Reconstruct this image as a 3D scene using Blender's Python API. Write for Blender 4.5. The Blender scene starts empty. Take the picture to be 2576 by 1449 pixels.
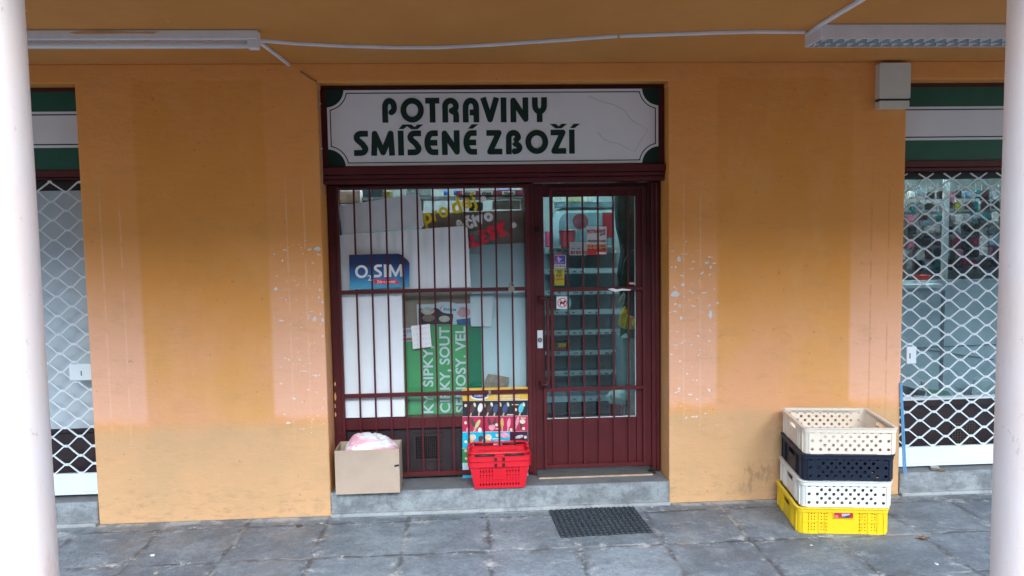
import bpy, bmesh, math, random
from mathutils import Vector, Matrix
from math import radians as RAD, sin, cos, pi
random.seed(11)
S = bpy.context.scene
COL = S.collection

# ------------------------------------------------------------------ camera
F_PX, W_PX, H_PX = 1981.19, 2576.0, 1449.0      # measured in a 2576 px wide view of the photo
CAMPOS = Vector((0.0, -5.6, 2.04))
def _basis(yaw, pitch, roll):
    fw = Vector((sin(yaw)*cos(pitch), cos(yaw)*cos(pitch), -sin(pitch)))
    rt = fw.cross(Vector((0, 0, 1))).normalized(); up = rt.cross(fw)
    c, s = cos(roll), sin(roll)
    return c*rt + s*up, -s*rt + c*up, fw
RT, UP, FW = _basis(0.06016444, 0.07473779, -0.0160554)
cd = bpy.data.cameras.new('camera'); cam = bpy.data.objects.new('camera', cd); COL.objects.link(cam)
cd.sensor_width = 36; cd.lens = F_PX/W_PX*36; cd.clip_start = 0.05; cd.clip_end = 2000
m = Matrix.Identity(4)
for i in range(3):
    m[i][0], m[i][1], m[i][2], m[i][3] = RT[i], UP[i], -FW[i], CAMPOS[i]
cam.matrix_world = m
S.camera = cam

# ------------------------------------------------------------------ world, sun, exposure
SUN_EL, SUN_AZ = RAD(42), RAD(176)               # azimuth clockwise from +Y: high sun behind the camera
w = bpy.data.worlds.new('World'); S.world = w; w.use_nodes = True
nt = w.node_tree; nt.nodes.clear()
sky = nt.nodes.new('ShaderNodeTexSky'); sky.sky_type = 'NISHITA'; sky.sun_disc = False
sky.sun_elevation = SUN_EL; sky.sun_rotation = SUN_AZ; sky.air_density = 1.0; sky.dust_density = 1.5; sky.ozone_density = 2.0
bg = nt.nodes.new('ShaderNodeBackground'); bg.inputs[1].default_value = 0.15
wo = nt.nodes.new('ShaderNodeOutputWorld')
nt.links.new(sky.outputs[0], bg.inputs[0]); nt.links.new(bg.outputs[0], wo.inputs[0])
sd = bpy.data.lights.new('sun', 'SUN'); sd.energy = 1.5; sd.angle = RAD(44); sd.color = (0.80, 0.93, 1.0)
so = bpy.data.objects.new('sun', sd); COL.objects.link(so)
sdir = Vector((sin(SUN_AZ)*cos(SUN_EL), cos(SUN_AZ)*cos(SUN_EL), sin(SUN_EL)))
so.rotation_euler = sdir.to_track_quat('Z', 'Y').to_euler(); so.location = (0, -12, 14)
S.view_settings.view_transform = 'Standard'; S.view_settings.look = 'None'
S.view_settings.exposure = 1.93; S.view_settings.gamma = 1.0
S.cycles.max_bounces = 12; S.cycles.diffuse_bounces = 6; S.cycles.transparent_max_bounces = 24

# ------------------------------------------------------------------ helpers
def ray(px, py): return RT*((px-W_PX/2)/F_PX) - UP*((py-H_PX/2)/F_PX) + FW
def at(px, py, Y):                                # point of the plane y = Y
    d = ray(px, py); t = (Y-CAMPOS.y)/d.y; return CAMPOS + d*t
def atz(px, py, Z):                               # point of the plane z = Z
    d = ray(px, py); t = (Z-CAMPOS.z)/d.z; return CAMPOS + d*t
def lin(h):
    h = h.lstrip('#'); v = [int(h[i:i+2], 16)/255 for i in (0, 2, 4)]
    return tuple((c/12.92 if c <= .04045 else ((c+.055)/1.055)**2.4) for c in v)

def tag(o, label=None, cat=None, group=None, kind=None):
    if label: o['label'] = label
    if cat: o['category'] = cat
    if group: o['group'] = group
    if kind: o['kind'] = kind
    return o
def thing(name, label, cat, loc=(0, 0, 0), rz=0, group=None):
    o = bpy.data.objects.new(name, None); COL.objects.link(o); o.empty_display_size = .1
    o.location = loc; o.rotation_euler = (0, 0, rz)
    return tag(o, label, cat, group)
def link(name, me, mat=None, parent=None, mw=False):
    o = bpy.data.objects.new(name, me); COL.objects.link(o)
    if mat: me.materials.clear(); me.materials.append(mat)
    if parent:
        o.parent = parent
        if mw: o.matrix_parent_inverse = (Matrix.Translation(parent.location) @ parent.rotation_euler.to_matrix().to_4x4()).inverted()
    return o

class MB:                                         # mesh builder
    def __init__(s): s.bm = bmesh.new()
    def box(s, a, b, rot=None, piv=None):
        x0, y0, z0 = a; x1, y1, z1 = b
        vs = [s.bm.verts.new(p) for p in ((x0,y0,z0),(x1,y0,z0),(x1,y1,z0),(x0,y1,z0),(x0,y0,z1),(x1,y0,z1),(x1,y1,z1),(x0,y1,z1))]
        for f in ((0,3,2,1),(4,5,6,7),(0,1,5,4),(1,2,6,5),(2,3,7,6),(3,0,4,7)): s.bm.faces.new([vs[i] for i in f])
        if rot is not None: bmesh.ops.rotate(s.bm, verts=vs, cent=piv or (0,0,0), matrix=rot)
        return s
    def prism(s, pts, d):                         # pts: 3D polygon, extruded by vector d
        d = Vector(d); a = [s.bm.verts.new(p) for p in pts]; b = [s.bm.verts.new(Vector(p)+d) for p in pts]
        n = len(a); s.bm.faces.new(a); s.bm.faces.new(b[::-1])
        for i in range(n): s.bm.faces.new((a[i], b[i], b[(i+1) % n], a[(i+1) % n]))
        return s
    def poly(s, pts): s.bm.faces.new([s.bm.verts.new(p) for p in pts]); return s
    def tube(s, path, r, n=8, closed=False, caps=True):
        path = [Vector(p) for p in path]; rings = []; N = len(path); pa = None
        for i, p in enumerate(path):
            if closed: t = path[(i+1) % N]-path[i-1]
            else: t = path[min(i+1, N-1)]-path[max(i-1, 0)]
            t.normalize()
            if pa is None:
                a = t.cross(Vector((0, 0, 1)))
                if a.length < 1e-3: a = t.cross(Vector((0, 1, 0)))
            else: a = pa - t*pa.dot(t)
            a.normalize(); pa = a; b = t.cross(a)
            rr = r[i] if isinstance(r, (list, tuple)) else r
            rings.append([s.bm.verts.new(p+(a*cos(2*pi*k/n)+b*sin(2*pi*k/n))*rr) for k in range(n)])
        for i in range(N if closed else N-1):
            A, B = rings[i], rings[(i+1) % N]
            for k in range(n): s.bm.faces.new((A[k], A[(k+1) % n], B[(k+1) % n], B[k]))
        if caps and not closed: s.bm.faces.new(rings[0][::-1]); s.bm.faces.new(rings[-1])
        return s
    def ribbon(s, path, wd, th, up=(0, 0, 1)):    # rectangular bar along a path, flat side facing up
        path = [Vector(p) for p in path]; up = Vector(up); rings = []
        for i, p in enumerate(path):
            t = (path[min(i+1, len(path)-1)]-path[max(i-1, 0)]).normalized(); a = t.cross(up).normalized()*wd/2; b = up*th/2
            rings.append([s.bm.verts.new(q) for q in (p-a-b, p+a-b, p+a+b, p-a+b)])
        for A, B in zip(rings, rings[1:]):
            for k in range(4): s.bm.faces.new((A[k], A[(k+1) % 4], B[(k+1) % 4], B[k]))
        s.bm.faces.new(rings[0][::-1]); s.bm.faces.new(rings[-1]); return s
    def join(s, me, M=None):
        if M is not None: me = me.copy(); me.transform(M)
        s.bm.from_mesh(me); return s
    def build(s, name, mat, parent=None, bevel=0, smooth=False, seg=1, mw=False):
        bmesh.ops.recalc_face_normals(s.bm, faces=s.bm.faces)
        me = bpy.data.meshes.new(name); s.bm.to_mesh(me); s.bm.free()
        o = link(name, me, mat, parent, mw)
        if smooth: me.shade_smooth()
        if bevel:
            b = o.modifiers.new('bevel', 'BEVEL'); b.width = bevel; b.segments = seg; b.limit_method = 'ANGLE'; b.angle_limit = RAD(40)
        return o

def plate(outer, holes, th):                      # flat plate in XY with holes, thickness th in Z (centred)
    cu = bpy.data.curves.new('p', 'CURVE'); cu.dimensions = '2D'; cu.fill_mode = 'BOTH'; cu.extrude = th/2
    for ring in [outer]+list(holes):
        sp = cu.splines.new('POLY'); sp.points.add(len(ring)-1); sp.use_cyclic_u = True
        for p, q in zip(sp.points, ring): p.co = (q[0], q[1], 0, 1)
    o = bpy.data.objects.new('p', cu); me = bpy.data.meshes.new_from_object(o)
    bpy.data.objects.remove(o); bpy.data.curves.remove(cu)
    return me
def circ(x, y, r, n=10, ry=None): return [(x+r*cos(2*pi*k/n), y+(ry or r)*sin(2*pi*k/n)) for k in range(n)]
def rect(x0, y0, x1, y1): return [(x0, y0), (x1, y0), (x1, y1), (x0, y1)]
def rrect(x0, y0, x1, y1, r, n=4):
    out = []
    for cx, cy, a in ((x1-r, y0+r, -90), (x1-r, y1-r, 0), (x0+r, y1-r, 90), (x0+r, y0+r, 180)):
        out += [(cx+r*cos(RAD(a+90*k/n)), cy+r*sin(RAD(a+90*k/n))) for k in range(n+1)]
    return out
XZ = Matrix(((1,0,0,0),(0,0,-1,0),(0,1,0,0),(0,0,0,1)))   # (x, y, z) -> (x, -z, y): plate stands up facing -Y

_txt = {}
def text_mesh(s, bold=0.0, th=0.0008):
    cu = bpy.data.curves.new('t', 'FONT'); cu.body = s; cu.size = 1; cu.offset = bold; cu.extrude = th; cu.resolution_u = 3
    o = bpy.data.objects.new('t', cu); me = bpy.data.meshes.new_from_object(o)
    bpy.data.objects.remove(o); bpy.data.curves.remove(cu)
    return me
def text(name, s, p0, p1, h, Y, mat, parent, bold=0.0, up=None):
    """text from pixel p0 to pixel p1 along its baseline, capital height h px, on the plane y = Y"""
    A, B = at(*p0, Y), at(*p1, Y); d = B-A; L = d.length; d.normalize()
    me = text_mesh(s, bold); xs = [v.co.x for v in me.vertices]; x0, x1 = min(xs), max(xs)
    H = h/ (F_PX/(Y-CAMPOS.y)) / 0.73
    u = Vector((-d.z, 0, d.x))
    for v in me.vertices:
        a = (v.co.x-x0)/(x1-x0)*L; q = A + d*a + u*(v.co.y*H); v.co = (q.x, Y - v.co.z*1.0, q.z)
    return link(name, me, mat, parent)

def flat(name, pts, Y, th, mat, parent=None, bevel=0):   # outline given in view pixels, front face on y = Y, real thickness th
    P = [at(x, y, Y) for x, y in pts]
    return MB().prism(P, (0, th, 0)).build(name, mat, parent, bevel)
def pbox(name, x0, y0, x1, y1, Y, depth, mat, parent=None, bevel=0):   # upright box whose front face covers a pixel rectangle
    a = at(x0, (y0+y1)/2, Y).x; b = at(x1, (y0+y1)/2, Y).x; xm = (x0+x1)/2
    z1 = at(xm, y0, Y).z; z0 = at(xm, y1, Y).z
    return MB().box((a, Y, z0), (b, Y+depth, z1)).build(name, mat, parent, bevel)

# ------------------------------------------------------------------ materials
class NT:
    def __init__(s, mat):
        s.t = mat.node_tree; s.n = s.t.nodes; s.b = s.n['Principled BSDF']
        s.co = s.n.new('ShaderNodeTexCoord').outputs['Object']; s._s = None
    def new(s, k): return s.n.new(k)
    def put(s, v, sock):
        if isinstance(v, bpy.types.NodeSocket): s.t.links.new(v, sock)
        elif isinstance(v, (tuple, list)): sock.default_value = (*v[:3], 1) if len(sock.default_value) == 4 else v
        else: sock.default_value = v
    def m(s, op, a, b=0.0, c=0.0, clamp=False):
        n = s.new('ShaderNodeMath'); n.operation = op; n.use_clamp = clamp
        for v, k in zip((a, b, c), n.inputs): s.put(v, k)
        return n.outputs[0]
    @property
    def sep(s):
        if s._s is None: n = s.new('ShaderNodeSeparateXYZ'); s.t.links.new(s.co, n.inputs[0]); s._s = n.outputs
        return s._s
    def noise(s, sc, det=4, rough=.6, scale3=None, w=0.0, vec=None):
        n = s.new('ShaderNodeTexNoise'); n.inputs['Scale'].default_value = sc; n.inputs['Detail'].default_value = det; n.inputs['Roughness'].default_value = rough
        src = vec or s.co
        mp = s.new('ShaderNodeMapping'); s.t.links.new(src, mp.inputs[0]); mp.inputs['Location'].default_value = (w, w*1.7, w*.6)
        if scale3: mp.inputs['Scale'].default_value = scale3
        s.t.links.new(mp.outputs[0], n.inputs['Vector']); return n.outputs[0]
    def ramp(s, v, a, b, x=0.0, y=1.0):           # smooth 0..1 step from a to b
        n = s.new('ShaderNodeMapRange'); n.interpolation_type = 'SMOOTHSTEP'
        for k, q in zip(('Value', 'From Min', 'From Max', 'To Min', 'To Max'), (v, a, b, x, y)): s.put(q, n.inputs[k])
        return n.outputs[0]
    def mix(s, f, a, b, mode='MIX'):
        n = s.new('ShaderNodeMix'); n.data_type = 'RGBA'; n.blend_type = mode
        s.put(f, n.inputs[0]); s.put(a, n.inputs[6]); s.put(b, n.inputs[7]); return n.outputs[2]
    def band(s, v, a, b, soft): return s.m('MULTIPLY', s.ramp(v, a-soft, a+soft), s.ramp(v, b-soft, b+soft, 1.0, 0.0))
    def bump(s, h, st, dist=.01):
        n = s.new('ShaderNodeBump'); n.inputs['Strength'].default_value = st; n.inputs['Distance'].default_value = dist
        s.t.links.new(h, n.inputs['Height']); s.t.links.new(n.outputs[0], s.b.inputs['Normal'])
def M(name, col, rough=.6, metal=0.0, var=.12, vs=6, bump=0.0, bs=80, spec=.5, dirt=None, scale3=None):
    m = bpy.data.materials.new(name); m.use_nodes = True; t = NT(m); b = t.b
    if isinstance(col, str): col = lin(col)
    b.inputs['Roughness'].default_value = rough; b.inputs['Metallic'].default_value = metal; b.inputs['Specular IOR Level'].default_value = spec
    c = col
    if var:
        f = t.ramp(t.noise(vs, 5, .65, scale3), .25, .75)
        c = t.mix(f, tuple(x*(1-var) for x in col), tuple(min(1, x*(1+var)) for x in col))
    if dirt:
        dc, th, sc = dirt; c = t.mix(t.ramp(t.noise(sc, 7, .7, w=3.1), th, th+.12), c, dc)
    t.put(c, b.inputs['Base Color'])
    if bump: t.bump(t.noise(bs, 3, .6), bump, .004)
    return m
def emis(name, col, st):
    m = bpy.data.materials.new(name); m.use_nodes = True; b = m.node_tree.nodes['Principled BSDF']
    b.inputs['Base Color'].default_value = (.8, .8, .8, 1); b.inputs['Emission Color'].default_value = (*col, 1); b.inputs['Emission Strength'].default_value = st
    return m
def glass(name, tint, ior=1.5):
    m = bpy.data.materials.new(name); m.use_nodes = True; n = m.node_tree.nodes; l = m.node_tree.links; n.clear()
    o = n.new('ShaderNodeOutputMaterial'); mx = n.new('ShaderNodeMixShader'); tr = n.new('ShaderNodeBsdfTransparent'); gl = n.new('ShaderNodeBsdfGlossy')
    fr = n.new('ShaderNodeFresnel'); fr.inputs[0].default_value = ior; tr.inputs[0].default_value = (*tint, 1); gl.inputs['Roughness'].default_value = 0.02
    l.new(fr.outputs[0], mx.inputs[0]); l.new(tr.outputs[0], mx.inputs[1]); l.new(gl.outputs[0], mx.inputs[2]); l.new(mx.outputs[0], o.inputs[0])
    return m

# key positions of the facade (metres)
XL0 = at(218, 760, 0).x; XL1 = at(815, 750, 0).x      # left pier
XR0 = at(1683, 730, 0).x; XR1 = at(2271, 720, 0).x    # right pier
ZC = at(1288, 158, 0).z                               # ceiling
ZH = at(1240, 205, 0).z                               # head of the openings
STEP = .175

def wall_paint():
    m = bpy.data.materials.new('orange_wall_paint'); m.use_nodes = True; t = NT(m); X, Y, Z = t.sep
    wob = t.m('MULTIPLY', t.m('SUBTRACT', t.noise(2.5, 4, .6), .5), .10)
    wob2 = t.m('MULTIPLY', t.m('SUBTRACT', t.noise(14, 4, .7, w=5), .5), .03)
    Xw = t.m('ADD', X, t.m('MULTIPLY', wob2, .35)); Zw = t.m('ADD', Z, wob); 
    large = t.noise(1.3, 5, .6, w=2)
    c = t.mix(t.ramp(large, .3, .7), (.78, .325, .075), (.73, .30, .06)); c = t.mix(t.m('MULTIPLY', t.ramp(t.m('ADD', Z, t.m('MULTIPLY', t.m('SUBTRACT', t.noise(2, 5, .6, w=61), .5), .9)), 1.9, .8, 0.0, 1.0), .8), c, t.mix(t.ramp(t.noise(1.8, 4, .6, w=71), .42, .62), (.68, .355, .14), (.71, .36, .20)))  # paint paler towards the foot, putting the brighter light there into the colour
    # the strips beside the two central panels and the band under the ceiling carry a redder coat, faded to pink lower down
    xa0, xa1 = at(350, 620, 0).x, at(675, 620, 0).x; xb0, xb1 = at(1804, 620, 0).x, at(2141, 620, 0).x
    zt = at(1240, 200, 0).z; zb = at(1240, 1040, 0).z
    inA = t.band(Xw, xa0, xa1, .018); inB = t.band(Xw, xb0, xb1, .018)
    inP = t.m('MAXIMUM', inA, inB); inP = t.m('MULTIPLY', inP, t.ramp(Zw, zt-.01, zt+.01, 1.0, 0.0))
    strip = t.m('SUBTRACT', 1.0, inP); front = t.ramp(Y, .002, .01, 1.0, 0.0)
    strip = t.m('MULTIPLY', strip, front)
    c = t.mix(t.m('MULTIPLY', strip, .6), c, (.82, .345, .10))
    c = t.mix(t.m('MULTIPLY', t.ramp(t.noise(3.2, 7, .75, (1, 1, .5), w=15), .45, .7), .16), c, (.86, .47, .22))
    pink = t.m('MULTIPLY', strip, t.ramp(t.m('ADD', Zw, t.m('MULTIPLY', t.m('SUBTRACT', t.noise(6, 5, .7, w=81), .5), .22)), zb-.05, zb+.06))
    fade = t.m('MULTIPLY', pink, t.ramp(Zw, 2.15, 1.05, 0.0, 1.0))
    c = t.mix(t.m('MULTIPLY', fade, .75), c, (.78, .44, .31))
    # ochre dado, dirtier
    low = t.m('MULTIPLY', t.ramp(t.m('ADD', Z, t.m('MULTIPLY', wob, .6)), zb-.09, zb+.03, 1.0, 0.0), front)
    c = t.mix(low, c, t.mix(t.ramp(t.noise(3, 6, .7, w=8), .35, .65), (.64, .37, .185), (.58, .355, .18)))
    # vertical filler lines of old conduits
    lines = None
    for px, tone in ((262,0),(310,0),(727,0),(771,0),(1720,0),(1762,0),(2190,1),(2233,1)):
        x0 = at(px, 720, 0).x
        l = t.m('MULTIPLY', t.ramp(t.m('ABSOLUTE', t.m('SUBTRACT', Xw, x0)), .003, .008, 1.0, 0.0), t.band(Zw, zb-.06, 2.35, .25))
        l = t.m('MULTIPLY', l, t.ramp(t.noise(7, 3, .6, w=px), .35, .55))
        c = t.mix(t.m('MULTIPLY', l, .36), c, (.85, .55, .38) if not tone else (.42, .2, .1))
    # ageing: soft mottling, fine dark specks, grime along the foot of the wall
    c = t.mix(t.m('MULTIPLY', t.ramp(t.noise(5, 7, .7, (1, 1, 2.2), w=1), .5, .75), .22), c, (.42, .25, .11))
    c = t.mix(t.m('MULTIPLY', t.ramp(t.noise(26, 4, .7, w=9), .67, .72), .6), c, (.17, .09, .04))
    sm = t.m('MULTIPLY', t.m('MULTIPLY', t.band(X, at(1862, 1230, 0).x, at(1945, 1230, 0).x, .05), t.band(Z, .07, .28, .05)), t.m('MULTIPLY', front, t.ramp(t.noise(20, 3, .6, (1, 1, .35), w=91), .5, .58)))
    c = t.mix(t.m('MULTIPLY', sm, .35), c, (.16, .11, .07))
    g = t.m('MULTIPLY', t.ramp(Z, .05, .42, 1.0, 0.0), t.ramp(t.noise(9, 7, .75, (1, 1, 2.6), w=4), .5, .68))
    c = t.mix(t.m('MULTIPLY', g, .45), c, (.28, .2, .13))
    # chipped flakes beside the door
    side = t.m('MAXIMUM', t.band(X, xa1+.05, XL1+.02, .03), t.band(X, XR0-.02, xb0+.01, .03))
    zone = t.m('MULTIPLY', t.m('MULTIPLY', side, t.band(Z, .62, 1.95, .12)), front)
    ch = t.m('MULTIPLY', zone, t.ramp(t.noise(24, 5, .6, (1, 1, 1.5), w=6), .645, .665))
    c = t.mix(ch, c, (.78, .78, .76))
    t.put(c, t.b.inputs['Base Color']); t.b.inputs['Roughness'].default_value = .8; t.b.inputs['Specular IOR Level'].default_value = .3
    h = t.m('ADD', t.m('MULTIPLY', t.noise(110, 4, .7), .6), t.m('ADD', t.m('MULTIPLY', t.noise(9, 5, .65, (.6, 1, 1.5), w=3), 1.6), t.m('MULTIPLY', ch, -1.2)))
    t.bump(h, .42, .008)
    return m
def paving():
    m = bpy.data.materials.new('stone_paving'); m.use_nodes = True; t = NT(m); X, Y, Z = t.sep
    wx = t.m('MULTIPLY', t.m('SUBTRACT', t.noise(4, 6, .75), .5), .09); wy = t.m('MULTIPLY', t.m('SUBTRACT', t.noise(4, 6, .75, w=7), .5), .08)
    x0 = at(1030, 1300, 0).x; sp = (at(1610, 1283, 0).x-x0)/3; y0 = atz(1240, 1386, 0).y; sy = .58
    u = t.m('DIVIDE', t.m('SUBTRACT', t.m('ADD', X, wx), x0), sp); v = t.m('DIVIDE', t.m('SUBTRACT', t.m('ADD', Y, wy), y0), sy)
    fu = t.m('FRACT', u); fv = t.m('FRACT', v)
    du = t.m('MULTIPLY', t.m('MINIMUM', fu, t.m('SUBTRACT', 1.0, fu)), sp); dv = t.m('MULTIPLY', t.m('MINIMUM', fv, t.m('SUBTRACT', 1.0, fv)), sy)
    d = t.m('MINIMUM', du, dv)
    wn = t.new('ShaderNodeTexWhiteNoise'); wn.noise_dimensions = '2D'; cb = t.new('ShaderNodeCombineXYZ')
    t.t.links.new(t.m('FLOOR', u), cb.inputs[0]); t.t.links.new(t.m('FLOOR', v), cb.inputs[1]); t.t.links.new(cb.outputs[0], wn.inputs['Vector'])
    cell = wn.outputs['Value']
    c = t.mix(cell, (.115, .142, .172), (.18, .212, .245))
    c = t.mix(t.m('MULTIPLY', t.ramp(t.noise(2.2, 6, .7, w=2), .4, .65), .6), c, (.28, .325, .365))
    c = t.mix(t.m('MULTIPLY', t.ramp(t.noise(22, 7, .85, w=4), .38, .66), .55), c, (.085, .092, .105))
    c = t.mix(t.m('MULTIPLY', t.ramp(t.noise(55, 3, .6, w=1), .60, .67), t.ramp(t.noise(2, 3, .5, w=51), .4, .6, .35, 1.0)), c, (.035, .04, .05))
    c = t.mix(t.m('MULTIPLY', t.ramp(t.noise(40, 4, .7, w=11), .61, .68), .7), c, (.40, .42, .44))
    c = t.mix(t.m('MULTIPLY', t.ramp(t.noise(1.3, 6, .75, w=101), .46, .62), .5), c, (.085, .096, .110))
    c = t.mix(t.m('MULTIPLY', t.ramp(t.noise(7, 6, .8, (1, 1.6, 1), w=111), .56, .68), .5), c, (.34, .375, .41))
    joint = t.m('MULTIPLY', t.ramp(d, .003, .022, 1.0, 0.0), t.ramp(t.noise(4.5, 4, .6, w=41), .36, .6, .25, 1.0))
    jl = t.ramp(t.noise(3.2, 4, .6, w=13), .48, .58)
    c = t.mix(t.m('MULTIPLY', joint, .75), c, t.mix(jl, (.05, .05, .052), (.30, .30, .29)))
    smear = t.m('MULTIPLY', t.ramp(d, .0, .11, 1.0, 0.0), t.ramp(t.noise(8, 6, .8, w=17), .54, .64))
    c = t.mix(t.m('MULTIPLY', smear, .8), c, (.48, .48, .46))
    dk = t.m('MULTIPLY', t.ramp(d, .0, .10, 1.0, 0.0), t.ramp(t.noise(5, 5, .75, w=23), .5, .64))
    c = t.mix(t.m('MULTIPLY', dk, .65), c, (.055, .055, .06))
    # mortar washed out along the foot of the step and the walls
    foot = t.m('MULTIPLY', t.ramp(t.m('ADD', Y, t.m('MULTIPLY', wy, 1.2)), -.09, -.035), t.ramp(t.noise(6, 4, .7, w=31), .38, .55))
    c = t.mix(t.m('MULTIPLY', foot, .75), c, (.40, .42, .42))
    t.put(c, t.b.inputs['Base Color']); t.b.inputs['Specular IOR Level'].default_value = .35
    t.put(t.ramp(t.noise(3, 5, .7, w=5), .35, .65, .38, .8), t.b.inputs['Roughness'])
    h = t.m('ADD', t.m('MULTIPLY', t.noise(70, 5, .75), .35), t.m('ADD', t.m('MULTIPLY', t.noise(4, 3, .5), 1.2), t.m('MULTIPLY', joint, -.9)))
    t.bump(h, .6, .01)
    return m
def column_paint():
    m = bpy.data.materials.new('column_paint'); m.use_nodes = True; t = NT(m); X, Y, Z = t.sep
    c = t.mix(t.ramp(t.noise(2.2, 5, .6, (1, 1, .6)), .35, .7), (.87, .77, .72), (.88, .70, .61))
    c = t.mix(t.m('MULTIPLY', t.ramp(t.noise(3, 5, .65, (2, 2, .7), w=5), .56, .7), t.ramp(Z, 1.5, .7, 0.0, .8)), c, (.78, .52, .42))
    c = t.mix(t.m('MULTIPLY', t.ramp(t.noise(28, 5, .75, w=2), .62, .7), .45), c, (.45, .36, .33))
    cp_ = t.m('MULTIPLY', t.ramp(t.noise(13, 5, .7, (1, 1, .6), w=21), .66, .69), t.ramp(Z, 2.2, 1.0, .3, 1.0))
    c = t.mix(t.m('MULTIPLY', cp_, .5), c, (.50, .40, .36)); c = t.mix(t.m('MULTIPLY', t.ramp(t.noise(2.5, 6, .75, (3, 3, .5), w=33), .5, .7), .3), c, (.80, .52, .42))
    t.put(c, t.b.inputs['Base Color']); t.b.inputs['Roughness'].default_value = .75
    t.bump(t.m('ADD', t.noise(7, 4, .6), t.m('ADD', t.m('MULTIPLY', t.noise(70, 4, .7), .4), t.m('MULTIPLY', cp_, -.8))), .22, .008)
    return m
def ceiling_paint():
    m = bpy.data.materials.new('ceiling_paint'); m.use_nodes = True; t = NT(m)
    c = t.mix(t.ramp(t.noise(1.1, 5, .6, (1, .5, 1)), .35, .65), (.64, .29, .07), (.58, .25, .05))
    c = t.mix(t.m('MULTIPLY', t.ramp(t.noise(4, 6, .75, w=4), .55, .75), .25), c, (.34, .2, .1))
    c = t.mix(t.m('MULTIPLY', t.ramp(t.noise(13, 4, .65, w=14), .72, .75), .8), c, (.66, .6, .5))
    t.put(c, t.b.inputs['Base Color']); t.b.inputs['Roughness'].default_value = .85
    t.bump(t.m('ADD', t.noise(3, 3, .5), t.m('MULTIPLY', t.noise(120, 3, .6), .3)), .3, .008)
    return m
def concrete():
    m = bpy.data.materials.new('step_concrete'); m.use_nodes = True; t = NT(m); X, Y, Z = t.sep
    c = t.mix(t.ramp(t.noise(6, 6, .7, (1, 1, 1.6)), .35, .65), (.16, .175, .185), (.30, .33, .345))
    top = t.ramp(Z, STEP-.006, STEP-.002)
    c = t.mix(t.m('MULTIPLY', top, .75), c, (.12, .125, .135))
    c = t.mix(t.m('MULTIPLY', t.ramp(t.noise(45, 5, .7, w=3), .5, .68), .5), c, (.09, .095, .1))
    c = t.mix(t.m('MULTIPLY', t.ramp(t.m('ADD', Z, t.m('MULTIPLY', t.noise(8, 3), .03)), .03, .055, 1.0, 0.0), .6), c, (.40, .42, .42))
    t.put(c, t.b.inputs['Base Color']); t.b.inputs['Roughness'].default_value = .8
    c = t.mix(t.m('MULTIPLY', t.ramp(t.noise(5, 5, .7, (1.5, 1, .5), w=7), .52, .66), .5), c, (.10, .11, .12)); t.put(c, t.b.inputs['Base Color'])
    t.bump(t.noise(50, 5, .75), .7, .01)
    return m
def maroon():
    m = bpy.data.materials.new('maroon_paint'); m.use_nodes = True; t = NT(m)
    c = t.mix(t.ramp(t.noise(5, 5, .6), .3, .7), (.072, .0085, .0105), (.095, .013, .016))
    c = t.mix(t.m('MULTIPLY', t.ramp(t.noise(22, 6, .75, w=2), .64, .72), .4), c, (.16, .07, .065)); t.b.inputs['Specular IOR Level'].default_value = .35
    t.put(c, t.b.inputs['Base Color']); t.b.inputs['Roughness'].default_value = .42; t.bump(t.noise(60, 3, .6), .12, .004)
    return m

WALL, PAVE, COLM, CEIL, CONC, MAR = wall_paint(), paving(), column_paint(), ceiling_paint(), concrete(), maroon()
DARKP = M('dark_panel_paint', (.022, .012, .015), .6, var=.3, vs=12, bump=.3, bs=40, dirt=((.12, .1, .1), .66, 30))
WHT = M('white_board', (.84, .88, .91), .5, var=.03, dirt=((.45, .46, .46), .72, 20))
GREYB = M('grey_white_board', (.70, .74, .78), .6, var=.05)
PALE = M('pale_panel', (.68, .77, .78), .4, var=.04, vs=3)
WMET = M('white_painted_metal', (.66, .73, .76), .4, var=.05, dirt=((.35, .33, .3), .70, 14))
LAMPW = M('lamp_housing_white', (.74, .76, .80), .4, var=.06, vs=12, dirt=((.4, .36, .3), .66, 9))
SIGNW = M('sign_white', (.70, .73, .79), .5, var=.03, vs=3)
SIGNG = M('sign_green', (.003, .085, .055), .45, var=.1)
SIGND = M('sign_dark_green', (.004, .026, .020), .6, var=.05, spec=.3)
BLACK = M('black_plastic', (.012, .012, .013), .45, var=.1)
CARD = M('cardboard', (.42, .32, .245), .8, var=.08, vs=3, bump=.1, bs=60)
CARD2 = M('brown_card', (.42, .30, .21), .8, var=.1)
CARDD = M('dark_brown_card', (.46, .33, .25), .8, var=.1)
YEL = M('yellow_vinyl', (.90, .66, .01), .5, var=.04)
WVIN = M('white_vinyl', (.8, .8, .8), .5, var=.02)
RVIN = M('red_vinyl', (.78, .02, .05), .5, var=.04)
GLS = glass('window_glass', (.93, .98, .99)); GLD = glass('door_glass', (.72, .86, .89)); GLR = glass('side_window_glass', (.88, .95, .97))
STEEL = M('dull_steel', (.35, .33, .31), .35, metal=.8, var=.1)
BRASS = M('worn_padlock_metal', (.28, .25, .2), .4, metal=.6, var=.2)

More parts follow.
